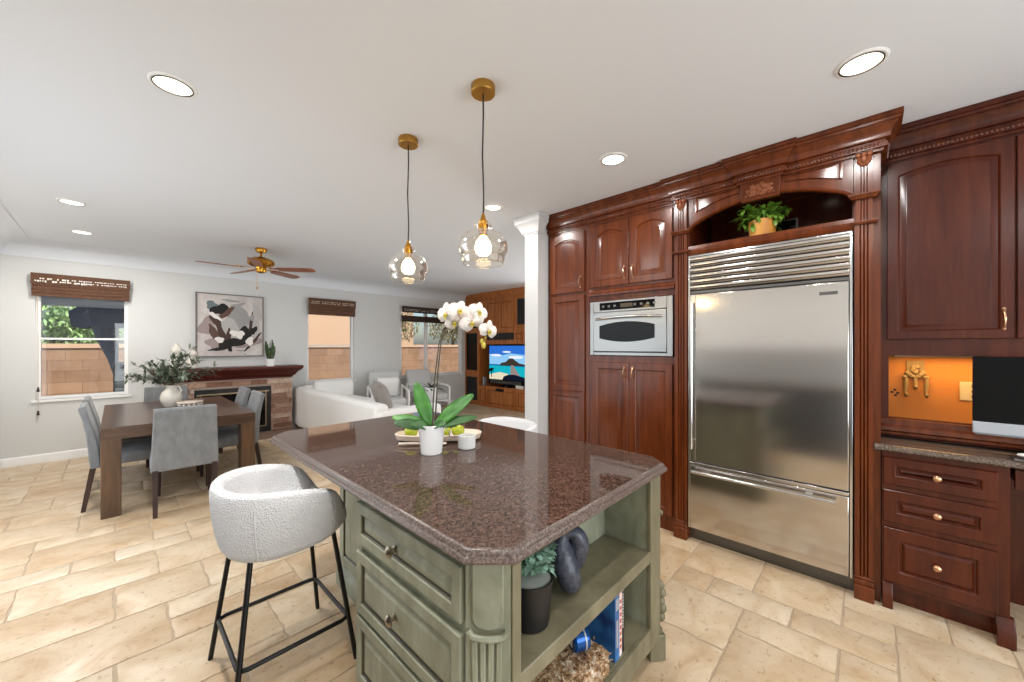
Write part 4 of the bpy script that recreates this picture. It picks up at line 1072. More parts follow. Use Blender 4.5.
# ================================================================== STOOLS
def stool(loc, rz, label):
    t = thing('bar_stool', label, 'stool', (0, 0, 0), group='boucle bar stools round the island')
    n = 56; L = []
    def plan(a, k):      # rounded plan
        ca, sa = math.cos(a), math.sin(a); e = 2.35
        r = (abs(ca) ** e + abs(sa) ** e) ** (-1 / e); return Vector((ca * r * k, sa * r * k * 1.03, 0))
    ZS = .70
    def away(a): return abs(math.atan2(math.sin(a - PI), math.cos(a - PI)))      # 0 at back, PI at front
    def front(a):
        u = min(1, max(0, (away(a) - 2.12) / .50)); return u * u * (3 - 2 * u)
    def top(a):          # rim height: high round the back, sinking slightly along the arms, dropping to the seat at the front
        q = min(1, away(a) / 2.35)
        z = .870 - .085 * q ** 4; u = front(a)
        return z * (1 - u) + (ZS - .012) * u
    def lift(a):         # the underside rises a little towards the front
        return .012 * (math.cos(a) * .5 + .5)
    rows = []
    for f in range(10):
        row = []
        for k in range(n):
            a = 2 * PI * k / n; T = top(a); fr = front(a); zb = .566 + lift(a)
            if f == 0: p = plan(a, .12); z = zb - .002
            elif f == 1: p = plan(a, .212); z = zb
            elif f == 2: p = plan(a, .240); z = zb + .025
            elif f == 3: p = plan(a, .262); z = zb + (T - zb) * .45
            elif f == 4: p = plan(a, .270 - .01 * fr); z = T - .05
            elif f == 5: p = plan(a, .268 - .012 * fr); z = T - .012
            elif f == 6: p = plan(a, .244 - .01 * fr); z = T + .006
            elif f == 7: p = plan(a, .215); z = T - .012
            elif f == 8: p = plan(a, .198); z = ZS + (T - ZS) * .3
            else: p = plan(a, .17); z = ZS
            row.append((p.x, p.y, z))
        rows.append(row)
    g = G(); vs = [p for r in rows for p in r]
    fs = [(q * n + i, q * n + (i + 1) % n, (q + 1) * n + (i + 1) % n, (q + 1) * n + i) for q in range(9) for i in range(n)]
    vs.append((0, 0, 0.566 + .022)); vs.append((0, 0, ZS + .012)); m_ = 10 * n
    fs += [(m_, (i + 1) % n, i) for i in range(n)] + [(m_ + 1, 9 * n + i, 9 * n + (i + 1) % n) for i in range(n)]
    g.add(vs, fs)
    s = obj('bucket_seat', g, M['boucle'], t, subsurf=1)
    # seam down the outside of the shell
    for sa in (PI + .95, PI - .95):
        pts = []
        for k, r_ in ((.2405, .0), (.2625, .45), (.2705, .9)):
            p = plan(sa, k + .001); zb = .566 + lift(sa); pts.append((p.x, p.y, zb + .03 + (top(sa) - .05 - zb - .03) * r_))
        obj('seam', G().tube(pts, .0028, 6), M['boucle'], s)
    for sx in (-1, 1):
        for sy in (-1, 1):
            obj('leg', G().tube([(sx * .161, sy * .161, .60), (sx * .235, sy * .242, 0.0)], .0105, 10), M['black_metal'], t)
    rr = []; q = .19; u = q / .572; hx_ = .235 + (.165 - .235) * u; hy_ = .242 + (.165 - .242) * u
    for sx, sy in ((1, 1), (-1, 1), (-1, -1), (1, -1)):
        for da, db in ((0, -.03), (-.009, -.009), (-.03, 0)) if (sx * sy > 0) else ((-.03, 0), (-.009, -.009), (0, -.03)):
            rr.append((sx * (hx_ + da), sy * (hy_ + db), q))
    obj('footrest', G().tube(rr, .009, 10, closed=True), M['black_metal'], t)
    obj('seat_plate', G().box(-.13, .13, -.13, .13, .556, .566), M['black_metal'], t)
    t.location = loc; t.rotation_euler = (0, 0, rz)
    return t
s0 = stool((.54, 1.98, 0), 0, 'white boucle bar stool on the drawer side of the island, nearest the viewer')
dup(s0, (2.02, 2.04, 0), PI, 'white boucle bar stool on the pantry side of the island, mostly hidden')

# ================================================================== DINING SET
t = thing('dining_table', 'walnut parsons dining table with thick square legs', 'table', (.46, 5.58, 0))
TX0, TX1, TY0, TY1, TZ = -.085, 1.01, 4.66, 6.50, .765
obj('tabletop', G().box(TX0, TX1, TY0, TY1, TZ - .035, TZ), M['walnut'], t, bevel=.003)
obj('apron', G().box(TX0, TX1, TY0, TY0 + .03, TZ - .105, TZ - .035).box(TX0, TX1, TY1 - .03, TY1, TZ - .105, TZ - .035).box(TX0, TX0 + .03, TY0 + .03, TY1 - .03, TZ - .105, TZ - .035).box(TX1 - .03, TX1, TY0 + .03, TY1 - .03, TZ - .105, TZ - .035), M['walnut'], t)
for x in (TX0, TX1 - .125):
    for y in (TY0, TY1 - .125):
        obj('leg', G().box(x + .001, x + .124, y + .001, y + .124, 0, TZ - .0355), M['walnut_leg'], t, bevel=.004)
def dining_chair(label):
    t = thing('dining_chair', label, 'chair', (0, 0, 0), group='grey dining chairs round the walnut table')
    # back: curved upholstered slab, profile in yz
    out = [(-.205, .37), (-.215, .46), (-.222, .56), (-.232, .68), (-.252, .80), (-.280, .905)]
    inn = [(-.235, .925), (-.205, .80), (-.175, .68), (-.155, .56), (-.145, .46), (-.14, .37)]
    prof = out + [(-.268, .922)] + inn
    g = G(); n = len(prof)
    def hw(z): return .232 - .022 * (z - .37) / .55
    vs = [(s * hw(z), y, z) for s in (-1, 1) for y, z in prof]
    g.add(vs, [tuple(range(n)), tuple(range(n, 2 * n))[::-1]] + [(i, (i + 1) % n, n + (i + 1) % n, n + i) for i in range(n)])
    obj('backrest', g, M['grey_fabric'], t, bevel=.014, seg=3)
    obj('seat', G().box(-.235, .235, -.15, .27, .375, .49), M['grey_fabric'], t, bevel=.03, seg=3)
    for sx in (-1, 1):
        g = G(); x = sx * .20
        vs = [(x - .02, -.205, .40), (x + .02, -.205, .40), (x + .02, -.165, .40), (x - .02, -.165, .40), (x - .015, -.262, 0), (x + .015, -.262, 0), (x + .015, -.232, 0), (x - .015, -.232, 0)]
        g.add(vs, [(0, 1, 2, 3), (4, 5, 6, 7), (0, 1, 5, 4), (1, 2, 6, 5), (2, 3, 7, 6), (3, 0, 4, 7)])
        obj('leg', g, M['darkleg'], t)
        g = G(); vs = [(x - .02, .215, .385), (x + .02, .215, .385), (x + .02, .255, .385), (x - .02, .255, .385), (x - .014, .222, 0), (x + .014, .222, 0), (x + .014, .25, 0), (x - .014, .25, 0)]
        g.add(vs, [(0, 1, 2, 3), (4, 5, 6, 7), (0, 1, 5, 4), (1, 2, 6, 5), (2, 3, 7, 6), (3, 0, 4, 7)])
        obj('leg', g, M['darkleg'], t)
    return t
c0 = dining_chair('grey upholstered dining chair at the near end of the table, back to the viewer')
c0.location = (.447, 4.62, 0); c0.rotation_euler = (0, 0, math.radians(-3))
dup(c0, (.055, 5.20, 0), -PI / 2, 'grey dining chair on the window side of the table, nearer of the two')
dup(c0, (.055, 5.87, 0), -PI / 2, 'grey dining chair on the window side of the table, farther of the two')
dup(c0, (.90, 5.20, 0), PI / 2, 'grey dining chair on the island side of the table, nearer of the two')
dup(c0, (.90, 5.86, 0), PI / 2, 'grey dining chair on the island side of the table, farther of the two')
dup(c0, (.47, 6.52, 0), PI, 'grey dining chair at the far end of the table by the fireplace')
# vase with olive branches
vx, vy = .44, 5.74
t = thing('branch_vase', 'cream jug vase of olive branches on the dining table', 'vase', (vx, vy, TZ + .0005))
obj('jug', G().lathe([(.055, TZ + .0005), (.062, TZ + .006), (.094, TZ + .07), (.098, TZ + .115), (.085, TZ + .165), (.052, TZ + .20), (.045, TZ + .215), (.052, TZ + .245), (.056, TZ + .25), (.048, TZ + .25), (.04, TZ + .215), (.0001, TZ + .20)], (vx, vy, 0), 28), M['cream_ceramic'], t)
obj('handle', G().tube([(vx + .045 * .69, vy - .045 * .73, TZ + .235), (vx + .085 * .69, vy - .085 * .73, TZ + .235), (vx + .115 * .69, vy - .115 * .73, TZ + .19), (vx + .088 * .69, vy - .088 * .73, TZ + .14)], .010, 8), M['cream_ceramic'], t)
g = G(); gs = G(); rd = random.Random(14)
br = [(-.48, .0, .14), (-.38, .15, .20), (-.30, -.1, .25), (-.2, .1, .30), (-.1, -.15, .28), (.0, .1, .33), (.12, .0, .37), (.22, .1, .30), (.34, -.05, .34), (.42, .1, .22), (.30, -.15, .16), (-.30, -.2, .12), (-.45, .05, .10), (.1, -.2, .22), (.18, .05, .42), (-.15, .2, .36), (.36, .1, .14), (.0, -.1, .20)]
for r, f, z in br:
    p0 = Vector((vx, vy, TZ + .22)); tip = p0 + R2 * r + F2 * f + Vector((0, 0, z)); mid = (p0 + tip) / 2 + Vector((0, 0, .07)); pts = []
    for k in range(9):
        q = k / 8; pts.append(p0 * (1 - q) ** 2 + mid * 2 * q * (1 - q) + tip * q * q)
    gs.tube(pts, [.003 - .00025 * k for k in range(9)], 5)
    for k in range(2, 9):
        for _ in range(6):
            d = (pts[k] - pts[k - 1]).normalized() * .7 + Vector((rd.gauss(0, .6), rd.gauss(0, .6), rd.gauss(0, .5)))
            g.leaf(pts[k] + Vector((rd.gauss(0, .012), rd.gauss(0, .012), rd.gauss(0, .012))), d, (0, 0, 1), rd.uniform(.055, .085), .025, .2, 3)
obj('branch', gs, M['stem'], t); obj('foliage', g, M['olive_leaf'], t, recalc=False)
px_, py_ = .58, 5.52
t = thing('beaded_stand', 'small round white beaded pedestal tray beside the vase', 'stand', (px_, py_, TZ + .0005))
obj('tray_top', G().lathe([(.0001, TZ + .055), (.11, TZ + .057), (.118, TZ + .064), (.115, TZ + .074), (.0001, TZ + .070)], (px_, py_, 0), 28), M['whitewood'], t)
obj('pedestal', G().lathe([(.06, TZ + .0005), (.06, TZ + .01), (.03, TZ + .02), (.03, TZ + .045), (.05, TZ + .055)], (px_, py_, 0), 20), M['whitewood'], t)
g = G()
for k in range(14):
    a = 2 * PI * k / 14; g.ball((px_ + .098 * math.cos(a), py_ + .098 * math.sin(a), TZ + .04), .015, (1, 1, 1), 8)
obj('bead_trim', g, M['cream_ceramic'], t)

# ================================================================== FIREPLACE WALL
t = thing('fireplace', 'brick fireplace with black firebox and dark mahogany mantel', 'fireplace', (1.29, 7.33, 0))
BX0, BX1, BYF = .49, 2.095, 7.2
obj('firebox', G().box(.86, 1.72, BYF + .12, YB - .001, .06, .775), M['black'], t)
g = G().box(BX0 + .004, .80, BYF + .006, YB - .001, 0, .925).box(1.78, BX1 - .004, BYF + .006, YB - .001, 0, .925).box(.80, 1.78, BYF + .006, YB - .001, .80, .925).box(.80, 1.78, BYF + .006, YB - .001, 0, .06)
obj('mortar_core', g, M['mortar'], t)
g = G(); rd = random.Random(33); z = .0
while z < .915:
    h = .083; x = BX0 + rd.uniform(-.2, 0); zt = min(z + h, .925)
    while x < BX1:
        L_ = rd.uniform(.2, .42); a, b_ = max(x, BX0), min(x + L_ - .01, BX1)
        segs = [(a, b_)]
        if zt > .06 and z < .80:
            segs = [(a, min(b_, .80)), (max(a, 1.78), b_)]
        for p, q in segs:
            if q - p > .02:
                dd = rd.uniform(0, .014); g.box(p, q, BYF - dd, BYF + .05, z + .004, zt - .006)
        x += L_
    z += h
for zz in [k * .083 for k in range(11)]:
    dd = rd.uniform(0, .008); g.box(BX1 - .06, BX1 + .006 + dd, BYF + .055, YB - .002, zz + .004, min(.925, zz + .077))
obj('brickwork', g, M['brick'], t, bevel=.004, seg=1)
g = G().box(.80, 1.78, BYF - .012, BYF + .02, .735, .80).box(.80, .86, BYF - .012, BYF + .02, .06, .735).box(1.72, 1.78, BYF - .012, BYF + .02, .06, .735).box(.86, 1.72, BYF - .012, BYF + .02, .06, .14)
obj('surround_frame', g, M['black'], t, bevel=.003)
g = G().box(.83, 1.75, BYF - .02, BYF - .012, .712, .732).box(1.70, 1.712, BYF - .016, BYF + .0, .16, .712).box(.868, .88, BYF - .016, BYF + .0, .16, .712).box(.868, 1.712, BYF - .018, BYF - .006, .150, .162)
obj('brass_trim', g, mk('pale_brass', 'a8967a', .4, .8), t, label='thin brass line round the firebox')
obj('glass_door', G().box(.872, 1.708, BYF + .002, BYF + .008, .162, .712), M['black_gloss'], t)
obj('hearth', G().box(BX0 - .1, BX1 + .03, 6.86, BYF - .015, 0, .045), M['hearth'], t, bevel=.006)
mp = [(0, .926), (.02, .926), (.025, .95), (.05, .965), (.075, 1.0), (.085, 1.02), (.10, 1.03), (.14, 1.065), (.15, 1.085), (.155, 1.09), (.155, 1.125), (0, 1.125)]
mt = G().sweep(mp, [(BX0 - .01, YB - .002), (BX0 - .01, BYF + .06), (BX1 - .0, BYF + .06), (BX1 - .0, YB - .002)])
obj('mantel', mt.box(BX0, BX1 - .01, BYF + .06, YB - .002, .928, 1.1245), M['mantel'], t, label='dark mahogany moulded mantel shelf')
ZM = 1.1255
def figurine(x, y, h, label):
    g = G().lathe([(.03, 0), (.062, .01), (.072, h * .28), (.058, h * .48), (.035, h * .55), (.055, h * .62), (.066, h * .74), (.05, h * .86), (.03, h * .9), (.026, h), (.0001, h)], (x, y, ZM), 22)
    solo('white_vase', g, M['cream_ceramic'], label, 'vase', 'gourd vases on the mantel')
figurine(.605, 7.17, .37, 'taller white double gourd vase on the left of the mantel')
figurine(.775, 7.15, .29, 'shorter white double gourd vase on the mantel beside the painting')
t = thing('potted_cactus', 'small cactus like green plant in a white pot on the right of the mantel', 'plant', (1.755, 7.12, ZM))
obj('pot', G().lathe([(.05, 0), (.055, .01), (.062, .05), (.06, .085), (.068, .10), (.066, .12), (.056, .12), (.0001, .11)], (1.755, 7.12, ZM), 22), M['white_ceramic'], t)
g = G(); rd = random.Random(2)
for k in range(9):
    a = k * .75; r_ = .03 if k < 6 else .01; h = .20 + .1 * ((k * 7) % 5) / 4
    g.leaf((1.755 + r_ * math.cos(a), 7.12 + r_ * math.sin(a) * .8, ZM + .11), (math.cos(a) * .12, math.sin(a) * .1, 1), (math.cos(a + 1.5), math.sin(a + 1.5), 0), h * 1.1, .055, .05, 5, .4, tip=1)
for k in range(5): g.tube([(1.755, 7.12, ZM + .11), (1.755 + .03 * math.cos(k * 1.3), 7.12 + .02 * math.sin(k * 1.3), ZM + .24 + .03 * (k % 3))], [.024, .014], 8)
obj('foliage', g, M['cactus'], t, recalc=False)
# abstract painting
AX0, AX1, AZ0, AZ1 = .848, 1.737, 1.285, 2.287
t = thing('abstract_painting', 'framed abstract painting of black, grey and brown strokes over the mantel', 'painting', ((AX0 + AX1) / 2, YB - .02, AZ0))
f_ = .014
obj('frame', G().box(AX0, AX0 + f_, YB - .045, YB - .001, AZ0, AZ1).box(AX1 - f_, AX1, YB - .045, YB - .001, AZ0, AZ1).box(AX0 + f_, AX1 - f_, YB - .045, YB - .001, AZ0, AZ0 + f_).box(AX0 + f_, AX1 - f_, YB - .045, YB - .001, AZ1 - f_, AZ1), mk('taupe_frame', '6d6560', .5), t)
artm = [mk('canvas_white', 'cfc8c2', .8)] + [mk('art_' + k, c, .75) for k, c in (('grey', '9d9a98'), ('black', '1b1715'), ('umber', '4a352e'), ('mauve', 'a08f8c'), ('white', 'ece6e0'), ('slate', '6d7a7c'), ('brown', '5f463b'), ('pale', 'b7b3b0'))]
artm[0] = leafm('canvas_ground', 'bcb1ac', 'd8d2cd', .8, 5)
g = G(); g.box(AX0 + f_, AX1 - f_, YB - .03, YB - .001, AZ0 + f_, AZ1 - f_, 0)
yy = [YB - .0302]
def AP(u, v): return (AX0 + u * (AX1 - AX0), yy[0], AZ1 - v * (AZ1 - AZ0))
def blob(u, v, ru, rv, ang, mi, seed=0, rough=.25):
    rd = random.Random(seed + int(u * 1000)); n = 22; ph = [rd.uniform(0, 6.28) for _ in range(3)]; pts = []
    for k in range(n):
        a = 2 * PI * k / n; r = 1 + rough * (math.sin(2 * a + ph[0]) * .5 + math.sin(3 * a + ph[1]) * .5 + math.sin(5 * a + ph[2]) * .35)
        x, y = ru * r * math.cos(a), rv * r * math.sin(a); ca, sa = math.cos(math.radians(ang)), math.sin(math.radians(ang))
        pts.append(AP(min(.98, max(.02, u + x * ca - y * sa)), min(.98, max(.02, v + x * sa + y * ca))))
    yy[0] -= .00012
    g.add(pts, [tuple(range(n))], mi)
for a in ((.18, .50, .13, .16, 20, 4, 1), (.30, .80, .16, .10, 0, 4, 2), (.62, .40, .20, .22, 10, 1, 3), (.82, .62, .14, .18, 0, 8, 4), (.45, .60, .2, .2, 0, 8, 5), (.72, .78, .25, .07, -8, 4, 6),
          (.50, .10, .14, .02, 6, 1, 7), (.60, .17, .12, .025, -28, 1, 8), (.90, .25, .05, .16, -15, 8, 9), (.25, .62, .05, .15, -25, 7, 10),
          (.22, .19, .08, .07, -30, 6, 11), (.33, .25, .13, .085, -25, 2, 12), (.42, .31, .15, .045, -42, 7, 13), (.28, .42, .06, .12, -30, 3, 14), (.35, .60, .05, .17, -25, 3, 15),
          (.27, .36, .11, .03, 38, 5, 16), (.46, .66, .04, .10, 0, 3, 17), (.52, .78, .20, .075, -8, 2, 18), (.34, .87, .15, .028, -12, 2, 19), (.48, .86, .035, .06, 0, 2, 20),
          (.72, .62, .09, .13, 20, 2, 21), (.80, .45, .025, .17, 8, 3, 22), (.84, .57, .05, .07, 30, 2, 23), (.82, .36, .04, .05, 0, 1, 24), (.87, .72, .025, .13, 35, 3, 25),
          (.63, .64, .07, .06, 20, 5, 26), (.54, .62, .06, .05, 0, 5, 27), (.78, .75, .055, .075, -15, 5, 28), (.33, .73, .06, .05, 0, 5, 29), (.74, .87, .06, .018, -40, 2, 30), (.62, .90, .07, .012, 5, 1, 31), (.70, .965, .025, .004, 0, 3, 32)):
    blob(*a)
obj('canvas', g, artm, t, smooth=False, recalc=False)

# ================================================================== LIVING AREA
t = thing('sofa', 'white slipcovered corner sofa below the window, its back to the kitchen', 'sofa', (2.7, 5.7, 0))
w_ = M['white_fabric']
obj('seat_base', G().box(2.30, 3.12, 4.45, 7.28, .06, .40), w_, t, bevel=.03, seg=3)
obj('backrest', G().box(2.17, 2.36, 4.33, 7.40, .05, .735), w_, t, bevel=.06, seg=4)
obj('backrest', G().box(2.30, 3.12, 7.20, 7.40, .05, .76), w_, t, bevel=.06, seg=4)
obj('armrest', G().box(2.20, 3.14, 4.30, 4.50, .05, .66), w_, t, bevel=.06, seg=4)
for k in range(3): obj('seat_cushion', G().box(2.38, 3.14, 4.53 + k * .88, 5.40 + k * .88, .40, .54), w_, t, bevel=.05, seg=4)
for k in range(1): obj('back_cushion', G().box(2.42, 3.10, 7.0, 7.22, .5, .84), w_, t, bevel=.07, seg=4)
def pillow(c, w, h, d, rz, tilt, mat, label, name='throw_pillow', grp='pillows on the white sofa'):
    n = 12; g = G(); vs = []; fs = []
    for s in (1, -1):
        for j in range(n + 1):
            for i in range(n + 1):
                u, v = 2 * i / n - 1, 2 * j / n - 1
                th = ((1 - u ** 4) * (1 - v ** 4)) ** .6
                e = 1 - .06 * (1 - abs(u)) * abs(v) - .0; e2 = 1 - .06 * (1 - abs(v)) * abs(u)
                vs.append(Vector((u * w / 2 * e2, s * d / 2 * th, v * h / 2 * e)))
    N2 = (n + 1) ** 2
    for s in (0, 1):
        for j in range(n):
            for i in range(n):
                a = s * N2 + j * (n + 1) + i; fs.append((a, a + 1, a + n + 2, a + n + 1))
    Mx = Matrix.Rotation(rz, 4, 'Z') @ Matrix.Rotation(tilt, 4, 'X')
    vs = [Mx @ p for p in vs]; mz = min(p.z for p in vs); vs = [p - Vector((0, 0, mz)) + Vector(c) for p in vs]
    g.add(vs, fs)
    bm = g
    o = solo(name, bm, mat, label, 'pillow', grp, center=c)
    bmx = bmesh.new(); bmx.from_mesh(o.data); bmesh.ops.remove_doubles(bmx, verts=bmx.verts, dist=.0005); bmesh.ops.recalc_face_normals(bmx, faces=bmx.faces); bmx.to_mesh(o.data); bmx.free()
    return o
pillow((2.62, 5.05, .545), .66, .42, .20, PI / 2 - .35, -.35, M['taupe_fabric'], 'taupe grey throw pillow against the sofa back')
def armchair(loc, rz, label):
    t = thing('armchair', label, 'armchair', (0, 0, 0), group='white framed armchairs at the far windows')
    for s in (-1, 1):
        f = G().tube([(s * .33, .30, 0), (s * .33, .32, .56), (s * .33, .28, .60), (s * .33, -.30, .66), (s * .33, -.36, .0)], .022, 8)
        obj('arm_frame', f, M['trim_white'], t)
    obj('cross_rail', G().tube([(-.33, .30, .30), (.33, .30, .30)], .018, 8).tube([(-.33, -.33, .30), (.33, -.33, .30)], .018, 8), M['trim_white'], t)
    obj('seat_cushion', G().box(-.30, .30, -.30, .33, .32, .46), M['pillow_fabric'], t, bevel=.05, seg=4)
    b = G().box(-.30, .30, -.06, .06, .0, .50); R = Matrix.Translation((0, -.30, .45)) @ Matrix.Rotation(.22, 4, 'X'); b.v = [tuple(R @ Vector(p)) for p in b.v]
    obj('back_cushion', b, M['pillow_fabric'], t, bevel=.05, seg=4)
    t.location = loc; t.rotation_euler = (0, 0, rz); return t
a0 = armchair((3.66, 6.80, 0), PI * .90, 'white framed armchair with a pale back cushion left of the wide window')
dup(a0, (4.62, 6.85, 0), PI * 1.0, 'white framed armchair under the wide window, behind the orchid')
pillow((3.63, 6.76, .465), .42, .42, .15, PI * .9, -.35, M['white_fabric'], 'white pillow on the armchair left of the wide window', grp='armchair pillows')
t = thing('side_table', 'round brown side table behind the orchid on the living room floor', 'table', (3.63, 5.3, 0))
obj('tabletop', G().lathe([(.0001, .47), (.27, .47), (.28, .485), (.27, .50), (.0001, .50)], (3.63, 5.3, 0), 28), M['walnut'], t)
obj('pedestal', G().lathe([(.18, 0), (.18, .02), (.04, .05), (.035, .44), (.09, .47)], (3.63, 5.3, 0), 20), M['walnut_leg'], t)
t = thing('potted_bromeliad', 'black leaved plant in a white pot on the side table behind the orchid', 'plant', (3.63, 5.3, .5005))
obj('pot', G().lathe([(.085, .5005), (.09, .51), (.115, .75), (.12, .77), (.105, .77), (.0001, .74)], (3.63, 5.3, 0), 26), M['white_ceramic'], t)
g = G(); rd = random.Random(8)
for k in range(26):
    a = rd.random() * 6.28; el = rd.uniform(.1, 1.2); g.leaf((3.63, 5.3, .74), (math.cos(a), math.sin(a), math.tan(el) * .6), (0, 0, 1), rd.uniform(.14, .27), .045, .35, 5, .3)
obj('foliage', g, M['dark_leaf'], t, recalc=False)

# -- media wall unit (faces -X)
FIT = lambda p: (p[0] - .15, p[1] * .976, p[2])
t = thing('media_unit', 'honey cherry built in media wall unit with television opening', 'cabinet', (6.4, 5.95, 0))
XM = 6.3
ok = M['oak_unit']
def bxm(g, y0, y1, z0, z1, x0=XM, x1=7.045): return g.box(x0, x1, y0, y1, z0, z1)
g = G()
bxm(g, 4.6, 7.13, 0, .50); bxm(g, 4.6, 7.13, 1.50, 2.62); bxm(g, 7.105, 7.13, .50, 1.50); bxm(g, 4.6, 5.56, .5, 1.5); g.box(6.8, 7.045, 5.56, 7.105, .5, 1.5)
obj('body', g, ok, t)
obj('tower', G().box(XM + .03, 7.045, 7.13, 7.682, 0, 2.62), ok, t)
obj('crown_molding', G().sweep([(0, 2.60), (.02, 2.61), (.03, 2.65), (.07, 2.70), (.08, 2.737), (0, 2.737)], [(XM, 7.13), (XM, 4.6)]).sweep([(0, 2.60), (.02, 2.61), (.03, 2.65), (.07, 2.70), (.08, 2.737), (0, 2.737)], [(XM + .03, 7.682), (XM + .03, 7.13)]).box(XM, 7.045, 4.6, 7.13, 2.62, 2.737).box(XM + .03, 7.045, 7.13, 7.682, 2.62, 2.737), ok, t)
obj('opening_lining', G().box(6.78, 6.797, 5.565, 7.10, .505, 1.495), M['black'], t)
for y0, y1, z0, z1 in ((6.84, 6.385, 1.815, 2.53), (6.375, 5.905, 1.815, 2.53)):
    obj('door', panel_geo(G(), frame((XM - .02, y0, 0), (0, -1, 0), (-1, 0, 0)), 0, y0 - y1, z0, z1, .06, 0, .02, dark_groove=True), [ok, M['cherry']], t)  # darker cherry in the grooves paints in shade for panel contrast
for y0, y1, z0, z1 in ((7.10, 6.87, 1.83, 2.48), (5.82, 5.40, 1.88, 2.55)):
    p = obj('speaker_panel', G().box(XM - .02, XM, y1, y0, z0, z1), ok, t); obj('grille_cloth', G().box(XM - .024, XM - .02, y1 + .04, y0 - .04, z0 + .05, z1 - .05), M['black'], p)
obj('vent_slot', G().box(XM - .012, XM, 5.91, 6.80, 1.60, 1.76), M['black'], t)
for y0, y1 in ((7.10, 6.84), (5.87, 5.58)): obj('drawer', panel_geo(G(), frame((XM - .02, y0, 0), (0, -1, 0), (-1, 0, 0)), 0, y0 - y1, 1.575, 1.775, .035, 0, .02, raise_w=.01, dark_groove=True), [ok, M['cherry']], t)
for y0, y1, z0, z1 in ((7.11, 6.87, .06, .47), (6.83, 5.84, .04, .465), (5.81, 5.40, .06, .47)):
    d = obj('drawer', panel_geo(G(), frame((XM - .02, y0, 0), (0, -1, 0), (-1, 0, 0)), 0, y0 - y1, z0, z1, .05, 0, .02, raise_w=.02, dark_groove=True), [ok, M['cherry']], t)
    if y0 - y1 > .6: obj('pull_notch', G().box(XM - .035, XM - .02, 6.23, 6.48, .40, .468), M['black'], d)
MT = frame((XM + .01, 7.668, 0), (0, -1, 0), (-1, 0, 0))
def gdoor(z0, z1, name, mat):
    g = G().obox(MT, (0, -.0195, z0), (.045, 0, z1)).obox(MT, (.475, -.0195, z0), (.52, 0, z1)).obox(MT, (.045, -.0195, z0), (.475, 0, z0 + .05)).obox(MT, (.045, -.0195, z1 - .05), (.475, 0, z1))
    d = obj('door', g, ok, t); obj(name, G().obox(MT, (.045, -.018, z0 + .05), (.475, -.008, z1 - .05)), mat, d)
gdoor(1.86, 2.50, 'smoked_glass', M['black_gloss']); gdoor(.80, 1.83, 'smoked_glass', M['black_gloss']); gdoor(.06, .74, 'grille_cloth', M['black'])
t = thing('television', 'flat television showing a tropical beach in the media unit', 'television', (6.21, 6.04, .5005))
obj('bezel', G().box(6.34, 6.40, 5.55 + .015, 6.80, .56, 1.478), M['black_gloss'], t, bevel=.004)
obj('foot', G().box(6.31, 6.46, 5.95, 6.42, .5005, .512).box(6.36, 6.40, 6.1, 6.28, .51, .57), M['black'], t)
obj('sound_strip', G().box(6.325, 6.3399, 5.70, 6.72, .575, .655), M['steel_dark'], t)
scm = [emit('tv_' + k, c, s) for k, c, s in (('sky', '2e6fd0', .9), ('skylow', '8fc4ee', .9), ('cloud', 'e8eef6', .9), ('sea', '17b3c4', .85), ('deep', '1b6fb0', .8), ('sand', 'e6dcc0', .85), ('isle', '4a4438', .6), ('pier', '9a8a86', .8), ('rock', '1c2338', .5), ('palm', '16241c', .4))]
SY0, SY1, SZ0, SZ1 = 6.77, 5.59, .675, 1.462
g = G(); xs_ = [6.3388]
def scp(u, v): return (xs_[0], SY0 + u * (SY1 - SY0), SZ1 - v * (SZ1 - SZ0))
def quad(pts, mi): g.add([scp(u, v) for u, v in pts], [tuple(range(len(pts)))], mi); xs_[0] -= .0002
quad([(0, 0), (1, 0), (1, .6), (0, .6)], 1); quad([(0, 0), (1, 0), (1, .26), (.6, .22), (.3, .30), (0, .24)], 0)
for u, v, r in ((.2, .28, .16), (.75, .33, .2), (.5, .18, .12)): quad([(min(1, max(0, u + r * math.cos(a))), v + r * .22 * math.sin(a)) for a in [k * PI / 8 for k in range(16)]], 2)
quad([(0, .56), (1, .56), (1, 1), (0, 1)], 3); quad([(0, .55), (1, .55), (1, .60), (0, .59)], 4)
quad([(0, .86), (.3, .78), (.55, .82), (.5, 1), (0, 1)], 5)
quad([(.30, .56), (.36, .50), (.48, .47), (.56, .38), (.66, .36), (.76, .44), (.84, .50), (1, .53), (1, .575), (.3, .585)], 6)
quad([(.44, .52), (.54, .41), (.68, .40), (.80, .51), (.74, .53), (.5, .54)], 6)
quad([(.62, .56), (.68, .56), (.86, .86), (.60, .86)], 7)
quad([(.38, 1), (.42, .90), (.55, .84), (.72, .83), (1, .90), (1, 1)], 8)
quad([(0, .70), (.05, .66), (.16, .68), (.10, .72), (.15, .80), (.08, .75), (.07, .95), (.05, .95), (.05, .76), (0, .80)], 9)
obj('screen', g, scm, t, smooth=False, recalc=False, label='lit screen with beach, island hut and pier')
FIT = None
solo('speaker_box', G().box(6.18, 6.26, 6.79, 6.84, .501, .70), M['silver'], 'slim silver speaker at the left of the television', 'speaker', bevel=.004)
solo('set_top_box', G().box(6.152, 6.172, 5.49, 5.72, .501, .575), M['paper'], 'pale box in front of the right end of the television', 'box', bevel=.004)

